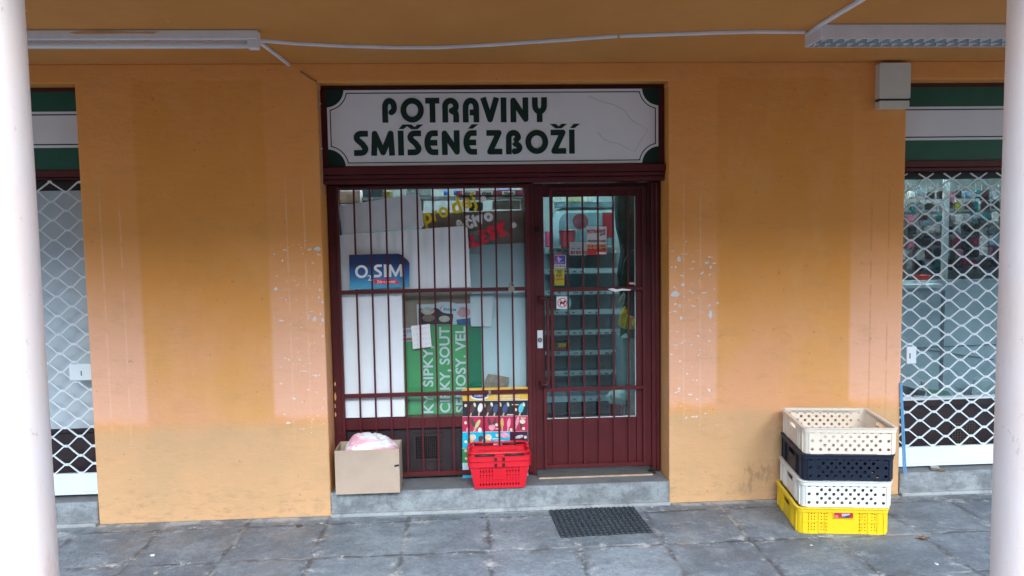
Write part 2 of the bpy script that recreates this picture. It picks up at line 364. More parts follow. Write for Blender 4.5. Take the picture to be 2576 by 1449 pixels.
# ------------------------------------------------------------------ setting
MB().box((-60, -90, -.3), (60, 8, 0)).build('ground', PAVE)['kind'] = 'structure'
road = M('asphalt', (.06, .06, .062), .85, var=.2, bump=.3)
MB().box((-60, -60, .0), (60, -3.6, .004)).build('road', road)['kind'] = 'structure'
def tree(x, y, h, label, seed):
    rn = random.Random(seed); t = thing('street_tree', label, 'tree', (x, y, 0), group='dark trees across the street')
    b_ = MB(); b_.tube([(0, 0, 0), (.05, .02, h*.2), (-.05, .05, h*.45), (.05, 0, h*.8)], [.2, .15, .11, .03], 8)
    for k in range(7):
        a = rn.uniform(0, 6.3); z = h*rn.uniform(.25, .6); b_.tube([(0, 0, z), (cos(a)*.8, sin(a)*.8, z+.7), (cos(a)*1.8, sin(a)*1.8, z+1.3)], [.07, .05, .02], 6)
    b_.build('trunk', M('bark', (.09, .07, .055), .9), t)
    mb = MB(); cl = [(rn.gauss(0, 1.5), rn.gauss(0, 1.3), h*rn.uniform(.32, .93), rn.uniform(.6, 1.25)) for _ in range(26)]
    for cx, cy, cz, cr in cl:
        for _ in range(150):
            d = Vector((rn.gauss(0, 1), rn.gauss(0, 1), rn.gauss(0, 1))).normalized()*cr*rn.uniform(.5, 1); c = Vector((cx, cy, cz))+d
            u = Vector((rn.gauss(0, 1), rn.gauss(0, 1), rn.gauss(0, 1))).normalized(); v = u.orthogonal().normalized(); q = rn.uniform(.09, .17)
            mb.poly([c+u*q, c+v*q, c-u*q, c-v*q])
    me_ = mb.build('crown', LEAF, t)
LEAF = M('dark_foliage', (.035, .06, .03), .7, var=.4, vs=2)
for i in range(9): tree(-20+i*5, -22-(i % 3)*1.5, 7+(i*37 % 5)*.4, 'dark leafy street tree standing across the road', i)

DW = .42                                               # thickness of the front wall
fw_ = thing('facade_wall', 'orange plastered shop wall with pink faded strips and chipped paint around the maroon shop front', 'wall')
XLL = XL0-2.45; XRR = XR1+2.45
out_ = [(XLL-1.7, 0), (XLL, 0), (XLL, ZH), (XL0, ZH), (XL0, 0), (XL1, 0), (XL1, ZH), (XR0, ZH), (XR0, 0), (XR1, 0), (XR1, ZH), (XRR, ZH), (XRR, 0), (XRR+1.7, 0), (XRR+1.7, ZC+.001), (XLL-1.7, ZC+.001)]
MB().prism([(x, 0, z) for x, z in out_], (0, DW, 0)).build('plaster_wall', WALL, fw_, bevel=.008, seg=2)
tag(MB().box((XLL-1.7, -3.0, ZC), (XRR+1.7, DW, ZC+.25)).build('arcade_ceiling', CEIL), 'ochre painted ceiling over the arcade with scuffs and cable runs', 'ceiling')
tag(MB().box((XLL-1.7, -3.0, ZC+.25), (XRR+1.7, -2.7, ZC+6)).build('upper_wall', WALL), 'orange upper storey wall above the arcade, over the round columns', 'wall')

def make_column(px, side, label):
    r = .215; Yc = -2.62; d_ = ray(px, 586); x = at(px, 586, Yc).x + side*r*math.hypot(d_.x, d_.y)/d_.y
    mb = MB(); n = 48; zs = [0, .4, .8, 1.2, 1.6, 2, 2.4, 2.8, ZC+.002]
    rings = [[mb.bm.verts.new((r*cos(2*pi*k/n), r*sin(2*pi*k/n), z)) for k in range(n)] for z in zs]
    for A, B in zip(rings, rings[1:]):
        for k in range(n): mb.bm.faces.new((A[k], A[(k+1) % n], B[(k+1) % n], B[k]))
    o = mb.build('column', COLM, smooth=True); o.location = (x, Yc, 0)
    return tag(o, label, 'column', 'round columns of the arcade')
make_column(98, -1, 'leftmost round pale pink arcade column in the foreground, overlit on its left side')
make_column(2515, 1, 'rightmost round pinkish arcade column in the foreground, beside the louvred lamp')

# steps
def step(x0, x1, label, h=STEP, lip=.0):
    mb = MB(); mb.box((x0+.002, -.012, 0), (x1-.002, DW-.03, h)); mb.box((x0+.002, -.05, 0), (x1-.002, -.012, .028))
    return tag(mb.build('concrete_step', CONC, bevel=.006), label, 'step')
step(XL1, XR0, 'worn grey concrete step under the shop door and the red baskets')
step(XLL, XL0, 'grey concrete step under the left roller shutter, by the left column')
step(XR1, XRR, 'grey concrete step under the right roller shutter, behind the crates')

# ------------------------------------------------------------------ lettering by strokes for the big sign
def arc(cx, cy, rx, ry, a0, a1, n=9): return [(cx+rx*cos(RAD(a0+(a1-a0)*k/n)), cy+ry*sin(RAD(a0+(a1-a0)*k/n))) for k in range(n+1)]
def glyph(ch, W, t):
    s = t/2; e = W-s
    if ch == 'I': return [[(W/2, 0), (W/2, 1)]]
    if ch == 'O': return [arc(W/2, .5, W/2-s, .5-s, 0, 360, 28)]
    if ch == 'T': return [[(0, 1-s), (W, 1-s)], [(W/2, 0), (W/2, 1-t)]]
    if ch == 'P': return [[(s, 0), (s, .60)]+arc(W/2, .62, W/2-s, .38-s, 180, 0)+arc(W/2, .6, W/2-s, .20, 0, -80, 6)]
    if ch == 'R': return [[(s, 0), (s, .60)]+arc(W/2, .65, W/2-s, .35-s, 180, 0)+[(e-.02, .56), (W*.56, .47), (e-.02, .38), (e, .3), (e, 0)]]
    if ch == 'A': return [[(s, 0), (s, .60)]+arc(W/2, .60, W/2-s, .4-s, 180, 0)+[(e, 0)], [(W*.42, .40), (e, .40)]]
    if ch == 'V': return [[(s*.9, 1), (W/2, s), (W-s*.9, 1)]]
    if ch == 'N': return [[(s, 0), (s, 1-s*1.05), (e, s*1.05), (e, 1)]]
    if ch == 'Y': return [[(s, 1), (s, .68)]+arc(W/2, .68, W/2-s, .25, 180, 360)+[(e, 1)], [(W/2, .45), (W/2, 0)]]
    if ch == 'S': return [[(W, 1-s), (W*.5, 1-s)]+arc(W*.5, .73, W*.5-s, .27-s, 90, 230, 6)+[(W*.6, .47)]+arc(W*.5, .27, W*.5-s, .27-s, 50, -90, 6)+[(0, s)]]
    if ch == 'E': return [[(W, 1-s), (W*.6, 1-s)]+arc(W*.6, .5, W*.6-s, .5-s, 90, 270, 10)+[(W, s)], [(t*.8, .5), (W*.95, .5)]]
    if ch == 'Z': return [[(0, 1-s), (W-s*1.15, 1-s), (s*1.15, s), (W, s)]]
    if ch == 'B': return [[(s, 0), (s, .60)]+arc(W*.46, .68, W*.46-s, .32-s, 180, 0)+[(e-.13, .60), (W*.58, .54)], [(W*.5, .50)]+arc(W*.52, .27, W*.48-s, .27-s, 75, -90)+[(W*.42, s)]]
    if ch == 'M': return [[(s, 0), (s*1.35, 1-s), (W/2, s*1.1), (W-s*1.35, 1-s), (W-s, 0)]]
def stroke(mb, pts, t, f, y):
    P = [Vector(p) for p in pts]; k = 0
    for a, b in zip(P, P[1:]):
        d = (b-a).normalized(); n = Vector((-d.y, d.x))*t/2
        mb.poly([f(q, y-.00012*k) for q in (a+n, a-n, b-n, b+n)]); k += 1
    closed = (P[0]-P[-1]).length < 1e-4
    for p in (P[1:-1] if not closed else P[1:]):
        mb.poly([f(p+Vector((cos(2*pi*j/16), sin(2*pi*j/16)))*t/2, y-.00012*k) for j in range(16)]); k += 1
def big_row(word, spans, top, bot, Y, parent, t=.235):
    """word letters placed at pixel spans of the detail view; top and bottom pixels at first letter; accents after letter"""
    mb = MB()
    for i, ((ch, acc), (a, b)) in enumerate(zip(word, spans)):
        cx = 772.8+(a+b)/2*.3749; k = (a-315)/1480.
        A = at(772.8+a*.3749, 180.3+(bot[0]+(bot[1]-bot[0])*k)*.3749, Y); B = at(772.8+b*.3749, 180.3+(bot[0]+(bot[1]-bot[0])*k)*.3749, Y)
        T = at(cx, 180.3+(top[0]+(top[1]-top[0])*k)*.3749, Y); H = T.z-A.z; W = (B.x-A.x)/H
        f = lambda q, yy, A=A, H=H: (A.x+q.x*H, yy, A.z+q.y*H)
        for j, st in enumerate(glyph(ch, W, t)): stroke(mb, st, t, f, Y-.00006*(j+1))
        if acc == "'": mb.poly([f(Vector(q), Y) for q in ((W*.5-.08, 1.06), (W*.5+.12, 1.06), (W*.5+.36, 1.24), (W*.5+.08, 1.24))])
        if acc == 'v':
            c = W/2
            mb.poly([f(Vector(q), Y) for q in ((c-.12, 1.05), (c+.02, 1.05), (c+.02, 1.14), (c-.10, 1.24), (c-.36, 1.24))])
            mb.poly([f(Vector(q), Y) for q in ((c+.02, 1.05), (c+.14, 1.05), (c+.38, 1.24), (c+.14, 1.24), (c+.02, 1.14))])
    return mb.build('lettering', SIGND, parent)

# ------------------------------------------------------------------ main sign board
YS = .10
sg = thing('shop_sign', 'long white grocery sign with dark green lettering and green scalloped corners above the door', 'sign')
zt, zb = at(1240, 223, YS).z, at(1240, 416, YS).z; xl, xr = at(822, 320, YS).x, at(1658, 320, YS).x
MB().box((xl, YS, zb), (xr, YS+.05, zt)).build('panel', SIGND, sg)
def scallop(x0, z0, x1, z1, rin, ax, az, n=12):
    out = []
    for cx, cz, a0, a1 in ((x0-ax, z0-az, 90, 0), (x1+ax, z0-az, 180, 90), (x1+ax, z1+az, 270, 180), (x0-ax, z1+az, 360, 270)):
        arcp = [(cx+rin*cos(RAD(a0+(a1-a0)*k/n)), cz+rin*sin(RAD(a0+(a1-a0)*k/n))) for k in range(n+1)]
        out += [p for p in arcp]
    return out
def face_poly(inset, r):
    x0, x1, z0, z1 = xl+inset, xr-inset, zb+inset, zt-inset; pts = []
    ci = inset; n = 12
    for cx, cz, qa in ((xl, zb, 0), (xr, zb, 90), (xr, zt, 180), (xl, zt, 270)):
        seq = []
        for k in range(n+1):
            a = RAD(qa+90-90*k/n); seq.append((cx+r*cos(a), cz+r*sin(a)))
        # clamp into the inset rectangle
        pts += [(min(max(px, x0), x1), min(max(pz, z0), z1)) for px, pz in seq]
    return pts
def dedupe(p):
    o = []
    for q in p:
        if not o or (abs(q[0]-o[-1][0])+abs(q[1]-o[-1][1])) > 1e-4: o.append(q)
    return o
me = plate(dedupe(face_poly(.006, .125)), [], .002); MB().join(me, Matrix.Translation((0, YS-.001, 0)) @ XZ).build('white_face', SIGNW, sg)
me = plate(dedupe(face_poly(.024, .143)), [dedupe(face_poly(.031, .150))], .001); MB().join(me, Matrix.Translation((0, YS-.0025, 0)) @ XZ).build('border_line', SIGND, sg)
YT = YS-.0035
big_row([(c, '') for c in 'POTRAVINY'], [(505,605),(628,785),(795,890),(908,1020),(1045,1155),(1165,1290),(1302,1336),(1365,1485),(1510,1610)], (177, 171), (344, 338), YT, sg)
big_row([('S',''),('M',''),('I',"'"),('S','v'),('E',''),('N',''),('E',"'"),('Z',''),('B',''),('O',''),('Z','v'),('I',"'")],
        [(315,412),(430,590),(612,650),(675,768),(788,880),(905,1025),(1050,1140),(1205,1310),(1335,1445),(1465,1618),(1635,1738),(1757,1797)], (397, 388), (566, 550), YT, sg)
# faint outline left by a removed emblem
outl = [(1885,165),(1990,205),(2060,222),(2130,262),(2175,325),(2285,388),(2195,540),(2085,480),(2040,475),(1985,450),(1950,405)]
mb = MB(); FP = [at(772.8+a*.3749, 180.3+b*.3749, YS-.0026) for a, b in outl]
mb.ribbon(FP, .0035, .0006, (0, -1, 0)); mb.build('emblem_trace', M('trace_grey', (.44, .44, .46), .6, var=.1), sg)

# ------------------------------------------------------------------ shop front frame (head beam, jambs, mullion)
YF = .24
ff = thing('shopfront_frame', 'maroon timber frame around the shop door and window, with the beam under the sign', 'frame')
jx0, jx1 = XL1+.003, XR0-.003
zbt, zbb = at(1240, 417, .12).z, at(1240, 446, .12).z
MB().box((jx0, .13, zt+.004), (jx1, .40, ZH-.001)).build('head_rail', MAR, ff, bevel=.004)
b_ = MB(); b_.box((jx0, .07, zbb+.03), (jx1, .40, zb-.002)); b_.box((jx0, .09, zbb), (jx1, .40, zbb+.028)); b_.box((jx0, .105, at(1240, 460, .2).z), (jx1, .40, zbb-.003)); b_.build('beam', MAR, ff, bevel=.005)
MB().box((jx0, .12, zb), (xl-.002, .40, zt+.002)).build('side_trim', MAR, ff)
MB().box((xr+.002, .12, zb), (jx1, .40, zt+.002)).build('side_trim', MAR, ff)
zf = at(1240, 461, .2).z
mx0, mx1 = at(1334, 740, YF).x, at(1372, 740, YF-.01).x
wl, wr = at(856, 740, YF).x, at(1323, 740, YF).x
MB().box((jx0, YF, STEP), (wl-.001, .40, zf)).build('jamb', MAR, ff, bevel=.004)
b_ = MB(); xj = at(1640, 800, YF).x; b_.box((xj, YF, STEP), (jx1, .40, zf)); b_.box((xj+.03, YF-.02, STEP), (jx1-.012, YF-.001, zf-.004)); b_.build('jamb', MAR, ff, bevel=.004)
b_ = MB(); b_.box((wr+.001, YF, STEP), (mx0+.002, .40, zf)); b_.box((mx0+.003, YF-.012, STEP), (mx0+.03, .40, zf)); b_.build('mullion', MAR, ff, bevel=.004)

# ------------------------------------------------------------------ shop window
YG = .31
sw = thing('shop_window', 'display window with yellow, white and red stuck-on words behind maroon bars, left of the door', 'window')
wz1 = at(1090, 474, YF).z; wz0 = at(1090, 1050, YF).z; wz00 = at(1090, 1077, YF).z
b_ = MB(); b_.box((wl, YF+.005, wz1), (wr, YG+.04, zf-.002)); b_.box((wl, YF+.005, wz00), (wr, YG+.06, wz0)); b_.build('window_frame', MAR, sw, bevel=.003)
MB().box((wl, YG, wz0+.001), (wr, YG+.004, wz1-.001)).build('glass_pane', GLS, sw)
vx0, vx1, vz0, vz1 = at(1038, 1120, YF).x, at(1112, 1120, YF).x, at(1075, 1163, YF).z, at(1075, 1093, YF).z
lp = link('lower_panel', plate([(wl, STEP+.012), (wr, STEP+.012), (wr, wz00-.002), (wl, wz00-.002)], [rect(vx0+.02, vz0+.02, vx1-.02, vz1-.02)], .02), DARKP, sw); lp.data.transform(Matrix.Translation((0, YG-.02, 0)) @ XZ)
b_ = MB(); b_.box((vx0, YG-.045, vz0), (vx1, YG-.032, vz0+.022)); b_.box((vx0, YG-.045, vz1-.022), (vx1, YG-.032, vz1)); b_.box((vx0, YG-.045, vz0+.0221), (vx0+.022, YG-.032, vz1-.0221)); b_.box((vx1-.022, YG-.045, vz0+.0221), (vx1, YG-.032, vz1-.0221))
vg = b_.build('vent_grille', DARKP, lp)
b_ = MB()
for k in range(1, 12):
    x = vx0+.022+(vx1-vx0-.044)*k/12; b_.box((x-.0022, YG-.04, vz0+.02), (x+.0022, YG-.036, vz1-.02))
for k in range(1, 11):
    z = vz0+.022+(vz1-vz0-.044)*k/11; b_.box((vx0+.02, YG-.0359, z-.0022), (vx1-.02, YG-.0325, z+.0022))
b_.build('vent_mesh', DARKP, lp)
MB().box((vx0, YG-.005, vz0), (vx1, YG-.003, vz1)).build('vent_back', M('vent_black', (.006, .006, .006), .9, var=0), lp)
MB().box((wl, YG+.0, STEP+.001), (wr, YG+.02, STEP+.0119)).build('bottom_strip', CONC, sw)

def det(x, y, ox, oy, k): return (ox+x*k, oy+y*k)
D7 = lambda x, y: (1640*.644+x*.17940*.644, 720*.644+y*.17940*.644)        # from the enlarged view of the upper right of the window
def wvin(name, s, a, b, h, mat, bold): return text(name, s, D7(*a), D7(*b), h*.11553, YG-.002, mat, sw, bold)
def stuck(name, ch, c, w_, h_, ang, mat, bold):   # one stuck-on letter: centre, width and height in the enlarged view, tilt in degrees
    me = text_mesh(ch, bold, .012); xs = [v.co.x for v in me.vertices]; ys = [v.co.y for v in me.vertices]; k = .11553*(YG-CAMPOS.y)/F_PX*1.01
    sx, sy = w_*k/(max(xs)-min(xs)), h_*k/(max(ys)-min(ys)); mx_, my_ = (max(xs)+min(xs))/2, (max(ys)+min(ys))/2; p = at(*D7(*c), YG-.003); a = RAD(ang)
    for v in me.vertices:
        X_, Z_ = (v.co.x-mx_)*sx, (v.co.y-my_)*sy; v.co = (p.x+X_*cos(a)-Z_*sin(a), YG-.002-v.co.z*.1, p.z+X_*sin(a)+Z_*cos(a))
    return link(name, me, mat, sw)
for a in (('p', (180, 788), 185, 350, 13), ('r', (350, 685), 110, 225, 13), ('o', (513, 606), 200, 235, 12), ('d', (785, 462), 215, 345, 17), ('e', (1015, 422), 215, 235, 20)): stuck('yellow_letter', *a, YEL, .03)
for a in (('e', (905, 935), 150, 200, 18), ('č', (1080, 825), 135, 290, 18), ('i', (1192, 790), 50, 275, 18), ('v', (1318, 765), 150, 205, 16), ('o', (1505, 716), 185, 190, 10)): stuck('white_letter', *a, WVIN, .025)
for a in (('B', (1030, 1275), 130, 270, 18), ('L', (1215, 1215), 125, 285, 18), ('E', (1398, 1135), 125, 285, 16), ('S', (1585, 1052), 150, 310, 14), ('K', (1825, 978), 190, 320, 14)): stuck('red_letter', *a, RVIN, .03)
pts = [(1125,275),(1185,262),(1262,480),(1240,560),(1190,590),(1172,530),(1205,500)]
flat('yellow_letter', [D7(*p) for p in pts], YG-.004, .0015, YEL, sw); flat('yellow_letter', [D7(1125+42*cos(a*.6), 215+38*sin(a*.6)) for a in range(10)], YG-.004, .0015, YEL, sw)
for ch, a, b, h in (('e', (835, 975), (960, 925), 280), ('č', (1035, 960), (1175, 905), 240), ('i', (1190, 915), (1255, 890), 250), ('v', (1240, 870), (1390, 790), 240), ('o', (1425, 810), (1600, 740), 250)):
    wvin('white_letter', ch, a, b, h, WVIN, .035)
for ch, a, b, h in (('B', (950, 1420), (1110, 1350), 260), ('L', (1170, 1365), (1300, 1310), 275), ('E', (1360, 1290), (1475, 1240), 275), ('S', (1540, 1215), (1680, 1150), 275), ('K', (1745, 1150), (1945, 1070), 300)):
    wvin('red_letter', ch, a, b, h, RVIN, .04)
for cx, cy, r in ((1380, 320, 62), (2045, 888, 62)):
    flat('white_dot', [D7(cx+r*cos(a*2*pi/20), cy+r*sin(a*2*pi/20)) for a in range(20)], YG-.0035, .0015, WVIN, sw)

# ------------------------------------------------------------------ window grille
YB = .205
wg = thing('window_grille', 'maroon security grille of eleven upright bars in front of the display window', 'grille')
gx0, gx1 = at(851, 740, YB).x, at(1336, 740, YB).x; gz0 = at(1090, 1197, YB).z; gz1 = at(1090, 466, YB).z
b_ = MB(); fwid = .03
b_.box((gx0, YB, gz0), (gx0+fwid*.7, YB+.03, gz1)); b_.box((gx1-fwid, YB, gz0), (gx1, YB+.03, gz1))
b_.box((gx0+fwid*.7+.0005, YB+.001, gz0), (gx1-fwid-.0005, YB+.03, gz0+.032)); b_.box((gx0+fwid*.7+.0005, YB+.001, gz1-.02), (gx1-fwid-.0005, YB+.03, gz1))
b_.build('grille_frame', MAR, wg, bevel=.002)
zc = [(at(1090, 726.5, YB).z, at(1090, 735.5, YB).z), (at(1090, 986.5, YB).z, at(1090, 996, YB).z)]
for a, b in zc: MB().box((gx0+fwid*.7+.0005, YB-.001, b), (gx1-fwid-.0005, YB+.026, a)).build('crossbar', MAR, wg, bevel=.002)
bx = [889, 929, 968, 1008.5, 1048, 1087, 1127, 1166, 1205, 1246, 1285]
xa_, xb_ = at(889, 480, YB).x, at(1285, 480, YB).x
segs = [(gz0+.0325, zc[1][1]-.0005), (zc[1][0]+.0005, zc[0][1]-.0005), (zc[0][0]+.0005, gz1-.0205)]
for k in range(11):
    x = xa_+(xb_-xa_)*k/10; b_ = MB()
    for q, (s0, s1) in enumerate(segs): b_.box((x-.0065, YB+.006, s0), (x+.0065, YB+.019, s1))
    b_.build('bar', MAR, wg)
pbox('latch', 1229, 981, 1235, 993, YB-.012, .010, STEEL, wg)
pl = thing('padlock', 'small brownish padlock hanging from the upper crossbar of the window grille', 'padlock', at(1287, 722, YB-.012))
pbx = MB(); o = at(1287, 724, YB-.03)
me = plate(rrect(-.022, -.034, .022, .006, .007), [circ(0, -.016, .004, 8)], .016); pb = link('padlock_body', me, BRASS, pl); me.transform(XZ)
MB().tube([(-.014, 0, .004), (-.014, 0, .02), (-.009, 0, .029), (0, 0, .033), (.009, 0, .029), (.014, 0, .02), (.014, 0, .004)], .0042, 8).build('shackle', STEEL, pl, smooth=True)

# ------------------------------------------------------------------ shop door
YD = .27
dr = thing('shop_door', 'maroon barred shop door with a tall glass pane, right half of the shop front', 'door')
dx0, dx1 = at(1340, 740, YD).x, at(1639, 740, YD).x; dz0, dz1 = STEP+.028, zf-.004
gx0d, gx1d = at(1370, 770, YD).x, at(1600, 770, YD).x; gzt, gzb = at(1490, 494, YD).z, at(1490, 1052, YD).z
b_ = MB(); b_.box((dx0, YD, dz0), (gx0d, YD+.05, dz1)); b_.box((gx1d, YD, dz0), (dx1, YD+.05, dz1)); b_.box((gx0d+.0005, YD+.001, gzt), (gx1d-.0005, YD+.05, dz1)); b_.build('door_frame', MAR, dr, bevel=.003)
MB().box((gx0d+.0005, YD+.008, dz0), (gx1d-.0005, YD+.04, gzb)).build('kick_panel', MAR, dr, bevel=.003)
MB().box((gx0d, YD+.022, gzb), (gx1d, YD+.026, gzt)).build('door_glass', GLD, dr)
b_ = MB(); b_.box((gx0d+.001, YD+.012, gzb+.001), (gx1d-.001, YD+.021, gzb+.006)); b_.box((gx1d-.006, YD+.012, gzb+.007), (gx1d-.001, YD+.021, gzt-.001)); b_.build('glazing_bead', M('white_putty', (.6, .62, .62), .7), dr)
YDG = .235
gf = MB(); X = lambda px, py=740: at(px, py, YDG).x; Zp = lambda px, py: at(px, py, YDG).z
xa, xb, xc = X(1389), X(1625), X(1368, 1000); z1, z2, z3, z4 = Zp(1500, 469), Zp(1500, 723), Zp(1500, 973), Zp(1500, 1176)
T = .024
gf.box((xa-T/2, YDG, z3-.0005), (xa+T/2, YDG+.025, z1)); gf.box((xb-T, YDG, z4), (xb, YDG+.025, z1)); gf.box((xa+T/2+.0005, YDG+.001, z1-T), (xb-T-.0005, YDG+.025, z1))
gf.box((xa+T/2+.0005, YDG-.001, z2-.027), (xb-T-.0005, YDG+.025, z2)); gf.box((xc, YDG-.001, z3-.028), (xb-T-.0005, YDG+.025, z3-.001))
gf.box((xc, YDG, z4), (xc+T, YDG+.025, z3-.0285)); gf.box((xc+T+.0005, YDG+.001, z4), (xb-T-.0005, YDG+.025, z4+.03))
gfo = gf.build('grille_frame', MAR, dr, bevel=.002)
bs = [X(p, 600) for p in (1428, 1466.5, 1505, 1543, 1581)]
for x in bs:
    b_ = MB()
    for a, b in ((z4+.0305, z3-.0285), (z3-.0005, z2-.0275), (z2+.0005, z1-T-.0005)): b_.box((x-.006, YDG+.006, a), (x+.006, YDG+.018, b))
    b_.build('bar', MAR, gfo)
MB().box((xa-.006, YDG+.006, z4+.0305), (xa+.006, YDG+.018, z3-.0285)).build('bar', MAR, gfo)
flat('scraped_paint', [(1529,727),(1541,725),(1552,728),(1565,726),(1588,728),(1585,731),(1566,731),(1548,734),(1535,730)], YDG-.003, .0015, WVIN, gfo)
hx = at(1379, 860, YD-.09).x; h1, h0 = at(1379, 751, YD-.09).z, at(1379, 968, YD-.09).z
sx = at(1356, 750, YD).x
path = [(sx, YD-.001, h1), (sx, YD-.065, h1), (sx+.02, YD-.085, h1), (hx-.02, YD-.09, h1), (hx-.004, YD-.09, h1-.006), (hx, YD-.09, h1-.03), (hx, YD-.09, h0+.03), (hx-.004, YD-.09, h0+.006), (hx-.02, YD-.09, h0), (sx+.02, YD-.085, h0), (sx, YD-.065, h0), (sx, YD-.001, h0)]
MB().tube(path, .0125, 12).build('pull_handle', MAR, dr, smooth=True)
lk = pbox('lock_plate', 1352, 831, 1365.5, 876, YD-.006, .006, WMET, dr, bevel=.001)
c = at(1358.5, 855, YD-.008); MB().tube([c, c+Vector((0, -.008, 0))], .016, 20).build('lock_ring', BLACK, lk, smooth=False); MB().tube([c+Vector((0, -.0085, 0)), c+Vector((0, -.014, 0))], .011, 16).build('lock_cylinder', STEEL, lk)
c = at(1352, 578, YD); MB().tube([c, c+Vector((0, -.02, 0)), c+Vector((0, -.022, 0)), c+Vector((0, -.045, 0))], [.012, .012, .02, .018], 14).build('door_knob', M('dark_knob', (.05, .03, .03), .25, metal=.5), dr)
th = thing('wooden_threshold', 'worn wooden board lying in front of the shop door sill', 'board')
b_ = MB(); P = [atz(1352, 1192, STEP), atz(1640, 1182, STEP), at(1640, 1180, .26), at(1352, 1186, .26)]
x0, x1 = at(1353, 1190, .2).x, at(1637, 1186, .2).x
MB().box((x0, .135, STEP), (x1, .255, STEP+.013)).build('board_top', M('grey_wood', (.10, .095, .09), .8, var=.3, vs=14, scale3=(1, 8, 1)), th, bevel=.002)
MB().box((x0, .128, STEP+.001), (x1, .1345, STEP+.0125)).build('raw_edge', M('raw_wood', (.42, .31, .22), .8, var=.25, vs=12), th)
st = thing('door_stop', 'black rubber door stop on the step at the foot of the right door jamb', 'door stop', at(1640, 1190, .18))
b_ = MB(); x0 = at(1642, 1190, .17).x
b_.box((x0-.035, .17, STEP), (x0+.025, .235, STEP+.015)); b_.box((x0-.01, .19, STEP+.0151), (x0+.018, .235, STEP+.04)); b_.build('rubber_block', BLACK, st, bevel=.004, mw=True)

# ------------------------------------------------------------------ stickers on the door glass
YK = YD+.018
def sticker(name, label, cat, pts, mat, Y=YK):
    t = thing(name, label, cat); flat('sheet', pts, Y, .001, mat, t); return t
R_ = lambda x0, y0, x1, y1: [(x0, y0), (x1, y0), (x1, y1), (x0, y1)]
BLK = M('print_black', (.02, .02, .022), .6, var=0); REDP = M('print_red', (.62, .03, .03), .5, var=0); ORP = M('print_orange', (.72, .30, .14), .5, var=0); GRYP = M('print_grey', (.5, .5, .5), .5, var=0); WP = M('paper_white', (.74, .75, .77), .6, var=.02)
hp = sticker('opening_hours_poster', 'white and red opening hours poster behind the door glass', 'poster', R_(1476, 570, 1526, 641), WP)
flat('red_field', [(1476.5, 627), (1525.5, 627), (1525.5, 641), (1476.5, 641)], YK-.001, .0005, REDP, hp)
flat('orange_field', R_(1476.5, 614, 1525.5, 626.8), YK-.001, .0005, ORP, hp)
flat('white_strip', R_(1501, 634, 1525, 639.5), YK-.0016, .0005, WP, hp)
text('lettering', 'POTRAVINY', (1478, 587), (1524, 585), 8.5, YK-.002, M('print_dark_red', (.35, .015, .03), .5, var=0), hp, .03)
text('lettering', 'J&M', (1509, 593), (1522, 590), 5, YK-.002, BLK, hp, .01)
text('lettering', 'PRODEJNÍ DOBA', (1479, 609.5), (1524, 609), 5.5, YK-.002, BLK, hp, .01)
text('lettering', 'Po - Pá   7.00 - 20.00', (1480, 621.5), (1523, 620.5), 4.6, YK-.0022, BLK, hp, .01)
text('lettering', 'So - Ne   7.00 - 20.00', (1480, 629), (1523, 628), 4.6, YK-.0022, BLK, hp, .01)
cp = sticker('card_payment_sticker', 'grey sticker with small payment card emblems left of the opening hours poster', 'sticker', R_(1433, 609, 1475.5, 642), M('sticker_grey', (.42, .47, .48), .5, var=0))
for k in range(3):
    x = 1435.5+k*14; flat('card_emblem', R_(x, 631.5, x+11.5, 639.5), YK-.0008, .0004, M('card_navy', (.04, .04, .12), .5, var=0), cp)
    for dx, mm in ((4.2, REDP), (7.4, M('card_orange', (.6, .3, .05), .5, var=0))):
        flat('card_emblem', [(x+dx+2.6*cos(a*pi/5), 635.5+2.6*sin(a*pi/5)) for a in range(10)], YK-.0014-(dx > 5)*.0003, .0003, mm, cp)
for k in range(2): text('lettering', 'VISA', (1436.5+k*14, 627), (1446+k*14, 627), 4, YK-.001, M('card_blue', (.03, .05, .2), .5, var=0), cp, .02)
text('lettering', 'PLATEBNÍ KARTY', (1435, 617), (1461, 617), 2.6, YK-.001, GRYP, cp, .01)
vs = sticker('purple_sticker', 'purple and blue sticker with a white figure, at the left edge of the door glass', 'sticker', [(1394.5, 641), (1421, 641), (1423.5, 643), (1423.8, 672), (1422, 675), (1394.5, 675.5)], WP)
mvi = bpy.data.materials.new('violet_gradient_print'); mvi.use_nodes = True; t_ = NT(mvi); xx = at(1394, 650, YK).x; t_.put(t_.mix(t_.ramp(t_.sep[0], xx, xx+.08), (.30, .06, .34), (.05, .08, .42)), t_.b.inputs['Base Color'])
flat('violet_field', R_(1395, 642.5, 1422, 665), YK-.001, .0005, mvi, vs)
text('lettering', 'ELFBAR', (1397, 663), (1419, 662.5), 4.5, YK-.0018, M('lilac', (.5, .45, .7), .5, var=0), vs, .01)
text('lettering', 'ZDE V PRODEJI', (1396, 672), (1421.5, 672), 4.6, YK-.0018, BLK, vs, .02)
flat('figure', [(1403,646),(1406,645),(1407,649),(1411,651),(1414,650),(1411,654),(1408,655),(1409,658),(1405,658),(1402,655),(1404,652),(1401,650)], YK-.0018, .0004, M('lilac2', (.6, .55, .75), .5, var=0), vs)
flat('red_tab', R_(1401, 633.5, 1413, 640.5), YK, .001, M('dull_red', (.42, .09, .1), .5, var=0), vs)
ys = sticker('yellow_age_sticker', 'yellow age limit sticker below the purple sticker on the door glass', 'sticker', R_(1395, 677, 1419.5, 718), M('yellow_print', (.50, .43, .02), .5, var=0))
text('lettering', '18 LET', (1400, 696), (1414, 695.5), 7, YK-.001, BLK, ys, .03)
text('lettering', 'ZAKÁZÁNO', (1396, 705), (1418.5, 704.5), 5.2, YK-.001, REDP, ys, .03)
